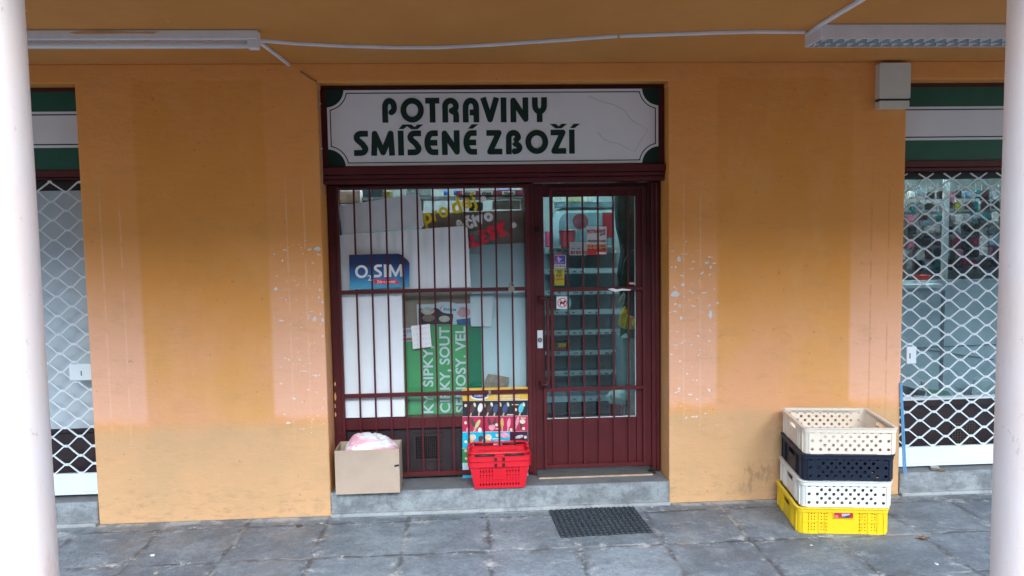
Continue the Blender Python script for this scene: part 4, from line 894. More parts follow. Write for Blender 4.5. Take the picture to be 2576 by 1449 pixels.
for i, (x, y) in enumerate(((-.2, .95), (1.2, .95), (3.0, .55), (4.3, .55))):
    t = thing('ceiling_tube_lamp', ['lit tube lamp on the shop ceiling behind the display window', 'lit tube lamp on the shop ceiling behind the door', 'lit tube lamp inside the right hand room, nearer the alarm box', 'lit tube lamp inside the right hand room, nearer the right column'][i], 'lamp', (x, y, ZI), group='lit tube lamps inside the shop')
    MB().box((-.6, -.03, -.05), (.6, .03, -.001)).build('housing', WMET, t); MB().tube([(-.57, 0, -.068), (.57, 0, -.068)], .016, 10).build('fluorescent_tube', TUBE, t)

# shelf behind the window top, with packets
Yw = 1.15
sh = thing('window_shelf', 'grey shelf high behind the display window, carrying cigarette trays and boxes', 'shelf')
pbox('shelf_board', 845, 494, 1325, 502, Yw-.1, .3, M('shelf_grey', (.22, .25, .26), .4), sh); 
pbox('bracket', 1060, 502, 1064, 530, Yw, .1, STEEL, sh); pbox('bracket', 1312, 470, 1316, 560, Yw, .1, STEEL, sh)
WB = M('display_tray_maroon', (.22, .04, .07), .4, var=.2, vs=30)
tr = thing('cigarette_tray', 'long maroon tray with pale name labels on the shelf at the window top', 'tray')
pbox('tray_body', 1148, 479, 1322, 495, Yw-.1, .08, WB, tr)
for x in (1163, 1207, 1263): pbox('name_label', x, 480.5, x+33, 490.5, Yw-.103, .002, M('label_grey', (.45, .5, .5), .5), tr); text('lettering', 'West', (x+4, 489), (x+29, 489), 7, Yw-.105, SIGND, tr, .03)
for i, (x0, y0, x1, y1, c, lb) in enumerate(((850, 479, 908, 512, (.55, .5, .5), 'pink and white crumpled packet at the top left corner of the window'), (912, 462, 962, 512, (.02, .03, .04), 'tall dark box beside the crumpled packet at the top of the window'), (964, 481, 984, 505, (.16, .13, .02), 'small olive packet between the dark box and the pale carton'), (966, 495, 1010, 512, (.03, .04, .10), 'low navy box lying behind the tilted grey board'), (1022, 474, 1084, 494, (.14, .17, .17), 'grey box with a yellow corner left of the yellow window word'), (1250, 462, 1290, 478.5, (.3, .45, .65), 'light blue carton on top of the cigarette tray'), (1240, 504, 1310, 526, (.35, .4, .38), 'pale blue and yellow pack on the lower level behind the white dot'), (1180, 508, 1215, 530, (.03, .10, .14), 'dark blue box just above the white window letters'))):
    o = pbox('stock_box', x0, y0, x1, y1, Yw-.14 if x0 < 900 else Yw-.02, .14, M('stock_%d' % i, c, .5, var=.3, vs=14), bevel=.006); tag(o, lb, 'box', 'boxes stocked behind the display window')
for i, x in enumerate((1122, 1147)):
    c = at(x-.0, 492, Yw-.05); o = MB().tube([c, c+Vector((0, 0, .035)), c+Vector((0, 0, .045))], [.02, .02, .012], 12).build('blue_bottle', M('blue_plastic', (.02, .15, .5), .3), smooth=True); tag(o, ['left of two small blue bottles on the shelf behind the window', 'right of two small blue bottles on the shelf behind the window'][i], 'bottle', 'blue bottles on the shelf')
o = flat('white_bottle', [(1178, 581), (1210, 580), (1210, 590), (1204, 592), (1214, 640), (1180, 640), (1184, 592), (1178, 590)], YI+.062, .05, M('milky_plastic', (.55, .6, .62), .3), bevel=.01); tag(o, 'milky plastic tub beside the red window letters', 'tub')
o.location.y -= .035

# the cooler shelving seen through the door
Yc = 1.9
ck = thing('open_cooler', 'pale open shelving unit with price rails seen through the shop door', 'shelving')
CK = M('cooler_grey', (.28, .37, .41), .45, var=.08, vs=4); RAIL = M('price_rail', (.46, .55, .58), .35, var=.04)
pbox('back_panel', 1372, 622, 1566, 1040, Yc+.28, .04, CK, ck)
for y0, y1 in ((622, 637), (675, 688), (729, 741), (779, 791), (830, 842), (881, 893), (932, 944), (996, 1010)):
    r = pbox('price_rail', 1370, y0, 1564, y1, Yc, .012, RAIL, ck)
    z = at(1470, y1, Yc).z; xx0, xx1 = at(1370, 800, Yc).x, at(1564, 800, Yc).x
    MB().box((xx0, Yc+.013, z+.002), (xx1, Yc+.278, z+.018)).build('shelf_board', CK, ck)
    mb = MB(); n = 0
    for k in range(9):
        if random.random() < .7:
            px = 1380+k*20+random.uniform(-3, 3); a = at(px, (y0+y1)/2+1, Yc-.002); mb.box((a.x-.0, Yc-.0015, a.z-.009), (a.x+random.uniform(.02, .05), Yc-.0005, a.z+.006)); n += 1
    mb.build('price_labels', M('label_dark', (.16, .19, .2), .5), r)
pbox('dark_base', 1370, 1012, 1540, 1040, Yc+.06, .15, M('base_dark', (.02, .025, .03), .5), ck)
# arched ice cooler with red tub
ar = thing('arched_display', 'pale arched display head with a red round emblem above the shelving inside the door', 'display')
Ya = Yc-.12
def arch_pts(x0, x1, yt, yb, r):
    out = [(x0, yb)]
    out += [(x0+r-r*cos(RAD(90*k/8)), yt+r-r*sin(RAD(90*k/8))) for k in range(9)]
    return out+[(x1, yt), (x1, yb)]
flat('arch_frame', arch_pts(1390, 1545, 522, 621, 34), Ya, .1, M('arch_pale', (.34, .46, .48), .4), ar); flat('recess', arch_pts(1406, 1545, 535, 617, 26), Ya-.003, .002, M('arch_inner', (.13, .20, .22), .5), ar)
flat('round_emblem', ell(1460, 557, 20, 20, 24), Ya-.006, .002, M('emblem_red', (.14, .03, .04), .4), ar); flat('emblem_bar', R_(1441, 551, 1478, 562), Ya-.0075, .001, M('emblem_grey', (.17, .06, .07), .9, spec=.1), ar)
flat('red_panel', R_(1516, 535, 1543, 598), Ya-.005, .0015, M('panel_red', (.26, .02, .03), .4), ar)
tb = thing('red_tub', 'red tapered plastic tub with a pale rim standing under the arched display', 'tub')
c = at(1428, 625, Ya-.14); c1 = at(1428, 580, Ya-.14); hh = c1.z-c.z
TBM = M('tub_red', (.38, .05, .07), .4, var=.1)
MB().tube([c, c+Vector((0, 0, hh))], [.062, .078], 20).build('tub_body', TBM, tb, smooth=False); MB().tube([c+Vector((0, 0, hh+.0005)), c+Vector((0, 0, hh+.009))], [.084, .084], 20).build('rim', M('rim_pink', (.55, .35, .36), .4), tb)
tag(pbox('red_lunch_box', 1373, 622-40, 1391, 622, Ya-.1, .1, M('box_pinkred', (.40, .05, .12), .4), bevel=.01), 'pink-red box at the far left edge of the door glass', 'box')
for i, (x0, x1, c, lb) in enumerate(((1392, 1424, (.42, .45, .40), 'cream packet, left one on top of the arched display'), (1429, 1462, (.35, .33, .18), 'olive yellow packet, middle one on top of the arched display'), (1466, 1492, (.45, .45, .38), 'pale packet, right one on top of the arched display'))):
    tag(pbox('stock_packet', x0, 493, x1, 508, Ya-.02, .1, M('packet_%d' % i, c, .5, var=.35, vs=30), bevel=.004), lb, 'packet', 'packets on top of the arched display')
tag(pbox('top_tray', 1398, 508.5, 1560, 521, Ya-.03, .14, M('tray_teal', (.10, .16, .18), .4, var=.4, vs=9)), 'dark teal tray between the packets and the arched display', 'tray')
# dark stand imitating a reflection in the door glass, hanging yellow bags, white cabinet, bin
ds = thing('reflection_silhouette', 'tall dark green painted-reflection stand at the right edge of the door glass', 'silhouette')
DK = M('reflection_dark_green', (.012, .022, .018), .6, var=.4, vs=8)
Yd = 1.05
flat('silhouette_body', [(1552, 462), (1606, 462), (1606, 850), (1584, 850), (1574, 780), (1560, 726), (1557, 690), (1562, 660), (1566, 632), (1562, 605), (1554, 575), (1550, 520)], Yd, .1, DK, ds, bevel=.01)
flat('lower_body', [(1562, 700), (1570, 655), (1586, 632), (1606, 622), (1606, 850), (1586, 850), (1576, 780)], Yd-.02, .02, M('reflection_green', (.02, .05, .045), .5, var=.3, vs=6), ds, bevel=.006)
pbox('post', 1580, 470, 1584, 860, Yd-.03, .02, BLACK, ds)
YBG = Yd-.1
bagm = M('snack_bag_yellow', (.85, .62, .02), .35, var=.3, vs=18); bagr = M('snack_bag_ochre', (.75, .42, .10), .35, var=.3, vs=18); bagg = M('leaf_green_foil', (.02, .14, .06), .4, var=.3)
for i, (pts, mt, lb) in enumerate((([(1574, 742), (1570, 735), (1563, 745), (1556, 760), (1560, 768), (1570, 766)], M('bag_pale', (.36, .42, .36), .3, var=.3, vs=25), 'pale clear packet, highest of the bags hanging behind the door'),
    ([(1572, 770), (1578, 780), (1577, 800), (1570, 826), (1560, 822), (1555, 815), (1561, 790)], bagm, 'leftmost yellow bag of the bunch hanging behind the door'),
    ([(1578, 790), (1584, 796), (1583, 815), (1576, 828), (1571, 822)], bagm, 'narrow yellow bag in the middle of the hanging bunch'),
    ([(1583, 794), (1594, 796), (1595, 815), (1588, 830), (1580, 822)], bagr, 'ochre bag in the hanging bunch, beside the right stile of the door'),
    ([(1595, 800), (1602, 806), (1602, 824), (1596, 828), (1591, 820)], bagm, 'rightmost yellow bag of the hanging bunch'),
    ([(1561, 824), (1575, 828), (1595, 827), (1600, 845), (1590, 848), (1576, 838), (1566, 842), (1560, 850)], bagg, 'dark green foil tips under the hanging yellow bags'))):
    tag(flat('hanging_bag', pts, YBG-.02*i, .018, mt, bevel=.004), lb, 'bag', 'bags hanging behind the door')
wc = thing('white_cabinet', 'narrow pale cabinet standing at the lower right behind the door glass', 'cabinet')
pbox('side_panel', 1566, 850, 1606, 990, Yd, .3, M('cabinet_pale', (.34, .46, .47), .4), wc); pbox('lower_grid', 1569, 990, 1606, 1052, Yd-.02, .02, M('grid_pale', (.38, .46, .42), .5, var=.4, vs=50, scale3=(1, 1, .5)), wc)
bn = thing('red_bin', 'red bin with a pale liner bag on the floor behind the door', 'bin')
c = at(1550, 1045, Yd-.1); MB().tube([c-Vector((0, 0, .12)), c+Vector((0, 0, .11))], [.05, .07], 16).build('bin_body', M('bin_red', (.25, .02, .04), .4), bn)
mb = MB(); bmesh.ops.create_icosphere(mb.bm, subdivisions=3, radius=.085)
for v in mb.bm.verts: v.co = Vector((v.co.x*1.05, v.co.y*.9, v.co.z*.85))*(1+.18*sin(v.co.x*70+v.co.z*50)*cos(v.co.y*60))
bmesh.ops.translate(mb.bm, verts=mb.bm.verts, vec=c+Vector((.01, 0, .15))); mb.build('liner_bag', M('liner_pale', (.45, .55, .5), .4, var=.2), bn)
o = thing('snack_box', 'small brown and yellow snack box alone on the third price rail shelf', 'box'); pbox('carton', 1395, 863, 1434, 879, Yc-.01, .1, M('snack_box_brown', (.12, .05, .02), .5, var=.3), o, bevel=.004); pbox('yellow_flap', 1404, 864, 1424, 873, Yc-.013, .002, bagm, o); pbox('red_band', 1396, 875, 1432, 879, Yc-.014, .002, RVIN, o)
# counter backdrop behind the display window
tag(MB().box((-1.0, 2.6, .171), (.35, 2.9, 2.1)).build('back_shelving', CK), 'grey shelving block at the back of the shop behind the white boards', 'shelving')

# ------------------------------------------------------------------ goods behind the right shutter
Yg = .95
gr = thing('wire_rack', 'wire grid rack with hooks behind the right window', 'rack')
gx0_, gx1_ = XR1+.02, XRR-.5; gz0_, gz1_ = at(2400, 712, Yg).z, at(2400, 462, Yg).z
b_ = MB(); x = gx0_
while x < gx1_: b_.box((x-.002, Yg, gz0_), (x+.002, Yg+.004, gz1_)); x += .055
z = gz0_
while z < gz1_+.01: b_.box((gx0_, Yg+.0045, z-.002), (gx1_, Yg+.0085, z+.002)); z += .055
b_.build('wire_grid', M('wire_grey', (.25, .28, .3), .4), gr)
MB().box((gx0_, Yg+.06, gz0_), (gx1_, Yg+.08, gz1_-.07)).build('backing', M('rack_backing', (.26, .285, .30), .7, var=.4, vs=5), gr)
pc = at(2380, 600, Yg-.15); MB().box((pc.x-.022, Yg-.15, gz0_-.01), (pc.x+.022, Yg-.12, gz1_+.1)).build('post', M('post_pale', (.42, .48, .5), .5), gr)
palette = [('white', (.6, .6, .6)), ('grey', (.32, .34, .36)), ('black', (.03, .03, .035)), ('red', (.30, .02, .06)), ('teal', (.03, .16, .17)), ('pale blue', (.2, .3, .38)), ('pink', (.38, .14, .2)), ('olive', (.26, .26, .03)), ('dark brown', (.06, .03, .03))]
wts = [4, 6, 7, 3, 3, 4, 2, .6, 6]
gm = {n: M('goods_'+n.replace(' ', '_'), c, .35, var=.5, vs=35) for n, c in palette}
rnd = random.Random(5); protos = {}
for r in range(7):
    for k in range(18):
        n, c = rnd.choices(palette, wts)[0]; x = gx0_+.04+k*.083+rnd.uniform(-.012, .012); zz = gz1_-.06-r*.098+rnd.uniform(-.012, .012)
        if x > gx1_-.03 or zz < gz0_+.05: continue
        hgt = rnd.uniform(.055, .095); wd = rnd.uniform(.05, .078); t = rnd.uniform(.008, .028)
        b_ = MB(); b_.prism([(x-wd/2, 0, zz-hgt), (x+wd/2, 0, zz-hgt), (x+wd/2, 0, zz-.012), (x+wd*.15, 0, zz), (x-wd*.15, 0, zz), (x-wd/2, 0, zz-.012)], (0, t, 0))
        if rnd.random() < .5: b_.prism([(x-wd*.3, -.006, zz-hgt*.75), (x+wd*.3, -.006, zz-hgt*.75), (x+wd*.3, -.006, zz-hgt*.4), (x-wd*.25, -.006, zz-hgt*.35)], (0, .0055, 0))
        o = b_.build('hanging_packet', gm[n]); o.location.y = Yg-.05-rnd.uniform(0, .06)
        tag(o, 'small %s packet hung on the wire rack behind the right shutter' % n, 'packet', '%s packets hung on the wire rack' % n)
tag(pbox('red_packet_box', 2314, 692, 2341, 715, Yg-.2, .08, M('bright_red_box', (.5, .04, .02), .4), bevel=.004), 'bright red box at the foot of the wire rack behind the right shutter', 'box')
ct = thing('window_counter', 'pale counter with a ledge below the hanging goods in the right window', 'counter')
c0, c1_ = at(2400, 706, .7).z, at(2400, 1003, .6).z
pbox('ledge', 2262, 716, 2372, 725, .62, .25, PALE, ct); MB().box((XR1+.02, .72, c1_-.1), (XRR-.3, .76, at(2400, 704, .72).z)).build('pale_front', M('counter_front', (.46, .54, .58), .5, var=.15, vs=2), ct)
b_ = MB(); P = [at(2330, 880, .70), at(2500, 905, .70)]; b_.ribbon(P, .01, .004, (0, 1, 0)); b_.ribbon([at(2290, 876, .70), at(2515, 866, .70)], .008, .004, (0, 1, 0)); b_.box((at(2370, 900, .7).x-.012, .7, c1_), (at(2370, 900, .7).x+.012, .71, at(2400, 730, .7).z)); b_.build('seams', M('seam_grey', (.15, .19, .2), .5), ct)
wst = M('white_folder', (.6, .62, .6), .5)
for i, (pts, mt, lb) in enumerate((([(2272, 970), (2330, 985), (2326, 996), (2268, 992)], BLACK, 'dark folder lying at the left of the right window sill'), ([(2268, 984), (2300, 992), (2298, 1000), (2266, 1000)], RVIN, 'small red item at the corner of the right window sill'), ([(2318, 957), (2330, 964), (2333, 985), (2322, 982)], CARDD, 'brown stick-like item on the right window sill'), ([(2332, 978), (2385, 984), (2398, 998), (2336, 998)], M('sill_green', (.08, .22, .14), .5), 'green cloth lying on the right window sill'), ([(2452, 955), (2500, 958), (2497, 996), (2448, 994)], M('sill_pale', (.4, .47, .47), .5), 'pale crumpled bag at the right of the right window sill'))):
    tag(flat('sill_item', pts, .42+.03*i, .02, mt, bevel=.004), lb, 'item')

# ------------------------------------------------------------------ things on the step and the ground
# cardboard box with plastic bag
YBX = -.035
bl, br_ = atz(842, 1251, STEP), atz(1004, 1250, STEP); bx0 = bl.x; bx1 = br_.x; ybx = (bl.y+br_.y)/2; ybx = max(ybx, -.06)
zt3 = at(923, 1132, ybx).z; dpt = YB-.012-ybx
cbx = thing('cardboard_box', 'open plain cardboard box standing on the left end of the step', 'box')
t3 = .006; b_ = MB()
b_.box((bx0, ybx, STEP+.001), (bx1, ybx+t3, zt3)); b_.box((bx0, ybx+dpt-t3, STEP+.001), (bx1, ybx+dpt, zt3+.0)); b_.box((bx0, ybx+t3, STEP+.001), (bx0+t3, ybx+dpt-t3, zt3)); b_.box((bx1-t3, ybx+t3, STEP+.001), (bx1, ybx+dpt-t3, zt3)); b_.box((bx0+t3, ybx+t3, STEP+.001), (bx1-t3, ybx+dpt-t3, STEP+.008))
b_.build('box_walls', CARD, cbx, bevel=.0015)
MB().box((bx0+.03, ybx-.0012, STEP+.004), (bx0+.0315, ybx-.0002, zt3-.003)).build('fold_line', CARD2, cbx)
flat('black_tape', [(992, 1170), (1004, 1168), (1004, 1172.5), (992.5, 1175)], ybx-.002, .0015, BLACK, cbx)
# bag: draped lumpy sheet
mb = MB(); nx, ny = 46, 22; bagx0, bagx1 = at(862, 1110, ybx+.05).x, bx1-.012; vv = []
rn = random.Random(3); ph_ = [rn.uniform(0, 6) for _ in range(8)]
for j in range(ny+1):
    for i in range(nx+1):
        u, v = i/nx, j/ny; x = bagx0+(bagx1-bagx0)*u; y = ybx+.012+(dpt-.03)*v
        pr = math.sqrt(max(0, sin(pi*u)))*sin(pi*min(1, .04+v*.8))**.7; uu = u+.06*sin(5*v+2*u); vw = v+.08*sin(6*u)
        h = .165*pr*(1.05-.4*u)-.048+1.5*pr*(.007*sin(11*uu+7*vw+ph_[0])+.006*abs(sin(17*uu-13*vw+ph_[1]))+.004*sin(31*uu+19*vw+ph_[2])+.003*abs(sin(43*vw-23*uu+ph_[3])))
        vv.append(mb.bm.verts.new((x+.005*sin(23*v), y, zt3-.012+h)))
for j in range(ny):
    for i in range(nx): mb.bm.faces.new((vv[j*(nx+1)+i], vv[j*(nx+1)+i+1], vv[(j+1)*(nx+1)+i+1], vv[(j+1)*(nx+1)+i]))
bgm = bpy.data.materials.new('plastic_bag'); bgm.use_nodes = True; t_ = NT(bgm)
c_ = t_.mix(t_.ramp(t_.noise(9, 3, .5, (.5, 1, 2.5)), .44, .58), (.72, .72, .76), (.72, .36, .43)); t_.put(t_.mix(t_.ramp(t_.noise(16, 3, .5, w=6), .66, .70), c_, (.30, .05, .09)), t_.b.inputs['Base Color']); t_.b.inputs['Roughness'].default_value = .3; t_.bump(t_.noise(30, 4, .6), .7, .01)
o = mb.build('plastic_bag', bgm, smooth=True); s_ = o.modifiers.new('solid', 'SOLIDIFY'); s_.thickness = .002; tag(o, 'crumpled white and pink plastic bag bulging out of the cardboard box', 'bag')

# red shopping baskets, nested
RED = M('basket_red', (.62, .008, .022), .35, var=.05)
def trapezoid_wall(w0, w1, h, holes, th): return plate([(-w0/2, 0), (w0/2, 0), (w1/2, h), (-w1/2, h)], holes, th)
def basket(label, loc, visible_holes=True):
    t = thing('shopping_basket', label, 'basket', loc, 0, 'red shopping baskets'); H = .195; W0, W1, D0, D1 = .36, .43, .215, .275
    holes = []
    for r, z in enumerate((.022, .052)):
        for k in range(14): x = -.138+k*.0212; holes.append(rect(x-.0045, z, x+.0045, z+.018))
    for k in range(14): x = -.138+k*.0212; holes.append(rect(x-.0045, .152, x+.0045, .176))
    for z in (.080, .115):
        for k in list(range(5))+list(range(9, 14)): x = -.138+k*.0212; holes.append(rect(x-.0045, z, x+.0045, z+.026))
    me = trapezoid_wall(W0, W1, H, holes, .004); sh = [rect(-.09+k*.03-.005, z, -.09+k*.03+.005, z+.02) for z in (.025, .06, .1) for k in range(7)]
    me2 = trapezoid_wall(D0, D1, H, sh, .004); tl = math.atan2((D1-D0)/2, H); tw = math.atan2((W1-W0)/2, H); b_ = MB()
    for s in (-1, 1):
        b_.join(me, Matrix.Translation((0, s*D0/2, 0)) @ Matrix.Rotation(-s*tl, 4, 'X') @ XZ)
        b_.join(me2, Matrix.Translation((s*W0/2, 0, 0)) @ Matrix.Rotation(s*tw, 4, 'Y') @ Matrix.Rotation(RAD(90), 4, 'Z') @ XZ)
    b_.box((-W0/2+.002, -D0/2+.002, 0), (W0/2-.002, D0/2-.002, .004)); b_.build('basket_body', RED, t)
    b_ = MB(); a, b2, r0, r1 = W1/2+.012, D1/2+.012, .04, .03
    me = plate(rrect(-a, -b2, a, b2, r0), [rrect(-a+.014, -b2+.014, a-.014, b2-.014, r1)], .034); b_.join(me, Matrix.Translation((0, 0, H-.012)))
    me = plate(rrect(-a-.004, -b2-.004, a+.004, b2+.004, r0), [rrect(-a+.010, -b2+.010, a-.010, b2-.010, r1)], .005); b_.join(me, Matrix.Translation((0, 0, H+.0075))); b_.build('rim', RED, t, bevel=.001)
    for x in (-.028, .028): MB().box((x-.010, -b2-.009, H-.024), (x+.010, -b2-.0005, H-.002)).build('handle_clip', M('clip_dark_red', (.05, .002, .005), .5, var=0), t, bevel=.003)
    return t, a, b2, H
b0 = atz(1258, 1231, STEP); byc = max(b0.y, -.02)+.095
bt1, a_b, b_b, H_b = basket('lower red shopping basket with slotted sides standing on the step', (b0.x, byc, STEP))
bt2, *_ = basket('upper red shopping basket nested in the lower one, handles folded down', (b0.x, byc, STEP+.042))
for s in (-1, 1):
    # folding handles on the upper basket's rim; black tubes paint the shadow beneath
    a, b2, H = a_b, b_b, H_b+.022
    P = [(-.03*1, s*(b2-.02), H+.002), (-.035, s*(b2-.004), H+.008), (-a+.05, s*(b2-.002), H+.010), (-a+.012, s*(b2-.03), H+.008), (-a+.008, .02*s, H+.004)]
    P2 = [(-x, y, z) for x, y, z in P]
    MB().tube([P[4], P[3], P[2], P[1], P2[1], P2[2], P2[3], P2[4]], .009, 8).build('handle', RED, bt2, smooth=True)
    for Q in (P, P2): MB().tube([Vector(Q[1])+Vector((0, -.006, -.012)), Vector(Q[2])+Vector((0, -.006, -.012))], .009, 8).build('painted_handle_shadow', BLACK, bt2, smooth=True)

# stack of crates
def crate(label, P0, P1, z, color, style, H=.178, dep=.57):
    """P0, P1: front-left and front-right corners at the foot"""
    ang = math.atan2(P1.y-P0.y, P1.x-P0.x)-RAD(2.5); Wd = (P1-P0).length; ctr = (P0+P1)/2
    t = thing('plastic_crate', label, 'crate', (ctr.x, ctr.y, z), ang, 'stacked plastic crates')
    r = .035; Lw = Wd-2*r; Ld = dep-2*r; th = .004; h1 = H-.02; holes = []
    if style == 'round':
        n = 10; sp = (Lw+.0)/(n-.4)
        for row in range(5):
            z_ = .030+row*.0285; off = .5 if row % 2 else 0
            for k in range(n-(row % 2)):
                x = -Lw/2+.014+(k+off)*((Lw-.028)/(n-1))
                if row % 2 and (k == 0 or k == n-2): continue
                holes.append(circ(x, z_, .0104, 10))
    else:
        for cx in (-.5, -.30, .30, .5):
            for cz in (.045, .115):
                x0 = cx*(Lw*.80); 
                for a, b2 in ((-1, -1), (1, -1), (0, 0), (-1, 1), (1, 1), (-1, .0), (1, .0), (0, -.85), (0, .85)): 
                    holes.append(circ(x0+a*.018, cz+b2*.021, .0042, 6))
    fm = plate(rect(-Lw/2, 0, Lw/2, h1), holes, th)
    hole2 = [rrect(-.07, h1-.055, .07, h1-.022, .012)]
    if style == 'round': pass
    else:
        for cx in (-.17, -.11, .11, .17):
            for k in range(6):
                for a in (-.012, .012): hole2.append(circ(cx+a, .03+k*.018, .005, 6))
    sm = plate(rect(-Ld/2, 0, Ld/2, h1), hole2, th)
    b_ = MB(); 
    for s in (-1, 1):
        b_.join(fm, Matrix.Translation((0, dep/2+s*(dep/2-th/2), 0)) @ XZ)
        b_.join(sm, Matrix.Translation((s*(Wd/2-th/2), dep/2, 0)) @ Matrix.Rotation(RAD(90), 4, 'Z') @ XZ)
    for sx in (-1, 1):
        for sy in (0, 1):
            cx = sx*(Wd/2-r); cy = r if sy == 0 else dep-r; a0 = {(-1, 0): 180, (1, 0): 270, (1, 1): 0, (-1, 1): 90}[(sx, sy)]
            out = [(cx+r*cos(RAD(a0+15*k)), cy+r*sin(RAD(a0+15*k))) for k in range(7)]+[(cx+(r-th)*cos(RAD(a0+90-15*k)), cy+(r-th)*sin(RAD(a0+90-15*k))) for k in range(7)]
            b_.prism([(x, y, 0) for x, y in out], (0, 0, h1))
    # ribs
    for x in (-Lw/2-.006, Lw/2+.006, -Lw/2+.035, Lw/2-.035):
        if abs(x) < Lw/2 and style == 'round': continue
        b_.box((x-.002, -.006, .004), (x+.002, .001, h1))
    for yy in (.035, .12, .16, dep-.16, dep-.12, dep-.035):
        for s in (-1, 1): b_.box((s*(Wd/2+.002)-.005, yy-.002, .004), (s*(Wd/2+.002)+.005, yy+.002, h1))
    if style != 'round':
        for x in (-Lw*.31, Lw*.31, -Lw*.22+.0, Lw*.22): b_.box((x-.002, -.005, .004), (x+.002, .001, h1))
        for s in (-1, 1): b_.box((s*Lw*.35-Lw*.14, -.0055, .078), (s*Lw*.35+Lw*.14, .0009, .082))
    body = b_.build('crate_body', color, t)
    b_ = MB(); me = plate(rrect(-Wd/2-.015, -.015, Wd/2+.015, dep+.015, r+.010), [rrect(-Wd/2+.006, .006, Wd/2-.006, dep-.006, r-.006)], .006)
    b_.join(me, Matrix.Translation((0, 0, H-.006))); me = plate(rrect(-Wd/2-.008, -.008, Wd/2+.008, dep+.008, r+.004), [rrect(-Wd/2+.004, .004, Wd/2-.004, dep-.004, r-.004)], .024); b_.join(me, Matrix.Translation((0, 0, H-.0215))); b_.build('rim', color, t, bevel=.001)
    b_ = MB(); fh = [circ(x*.052, .06+y*.052, .016, 8) for x in range(-4, 5) for y in range(0, int((dep-.1)/.052))]
    me = plate(rrect(-Wd/2+.01, .01, Wd/2-.01, dep-.01, .03), fh if style == 'round' else [], .005); b_.join(me, Matrix.Translation((0, 0, .006))); b_.build('crate_floor', color, t)
    for s in (-1, 1): MB().box((s*Wd/2*.72-.045, -.004, -.0005), (s*Wd/2*.72+.045, .03, .010)).build('foot_rib', color, t)
    for s in (-1, 1):                                            # frame of the hand hole
        me = plate(rrect(-.078, h1-.063, .078, h1-.014, .016), [rrect(-.07, h1-.055, .07, h1-.022, .012)], .008)
        b_ = MB(); b_.join(me, Matrix.Translation((s*(Wd/2), dep/2, 0)) @ Matrix.Rotation(RAD(90), 4, 'Z') @ XZ); b_.build('hand_hole_frame', color, t)
    return t, Wd, h1
IV = M('ivory_plastic', (.74, .66, .55), .4, var=.03); IV2 = M('cream_white_plastic', (.72, .72, .67), .4, var=.03); NV = M('navy_plastic', (.010, .016, .032), .5, var=.1, spec=.3); YLW = M('yellow_plastic', (.80, .55, .01), .4, var=.04)
Hs = .178; z0 = 0.0; spec = [((2009, 1342.5), (2232, 1343), 'yellow', YLW, 'yellow crate with a red label at the bottom of the crate stack'), ((2017.5, 1276), (2240, 1274.5), 'round', IV2, 'whitish crate with round holes between the yellow and the navy crate'),
     ((2021.5, 1206.5), (2246, 1206), 'round', NV, 'navy blue crate with round holes, second from the top of the stack'), ((2025.5, 1138.5), (2253, 1138.5), 'round', IV, 'ivory crate with round holes on top of the crate stack')]
A0, A1 = atz(2009, 1343, 0), atz(2232, 1343.5, 0); fdir = (A1-A0).normalized()
for i, (pa, pb, sty, colr, lb) in enumerate(spec):
    zz = i*Hs
    a = atz(pa[0], 0, 0) if False else None
    # keep the stack upright: same depth as the bottom crate, small sideways shifts
    ya, yb = A0.y, A1.y; a = at(pa[0], pa[1], ya); b = at(pb[0], pb[1], yb); a = Vector((a.x, ya, zz)); b = Vector((b.x, yb, zz))
    t, Wd, h1 = crate(lb, a, b, zz+.001, colr, sty)
    if sty == 'yellow':
        lbp = MB().box((-.065, -.010, h1-.052), (.065, .0, h1-.008)).build('label_holder', YLW, t, bevel=.002)
        MB().box((-.06, -.0118, h1-.046), (.06, -.0102, h1-.012)).build('red_label', M('label_red', (.45, .02, .03), .4, var=.2, vs=40), lbp)
        MB().prism([(-.014, -.0124, h1-.017), (.042, -.0124, h1-.017), (.035, -.0124, h1-.027), (.0, -.0124, h1-.036), (-.010, -.0124, h1-.038)], (0, .0004, 0)).build('label_print', M('label_lilac', (.42, .38, .50), .4, var=.5, vs=160), lbp)
        MB().prism([(-.010, -.0128, h1-.045), (-.004, -.0128, h1-.038), (.030, -.0128, h1-.029), (.048, -.0128, h1-.02), (.030, -.0128, h1-.045)], (0, .0003, 0)).build('label_print', M('label_navy', (.05, .04, .12), .4, var=0), lbp)
        MB().prism([(-.058, -.0124, h1-.044), (-.034, -.0124, h1-.044), (-.034, -.0124, h1-.028), (-.056, -.0124, h1-.028)], (0, .0004, 0)).build('label_print', M('label_pink', (.55, .16, .24), .4, var=.3, vs=160), lbp)

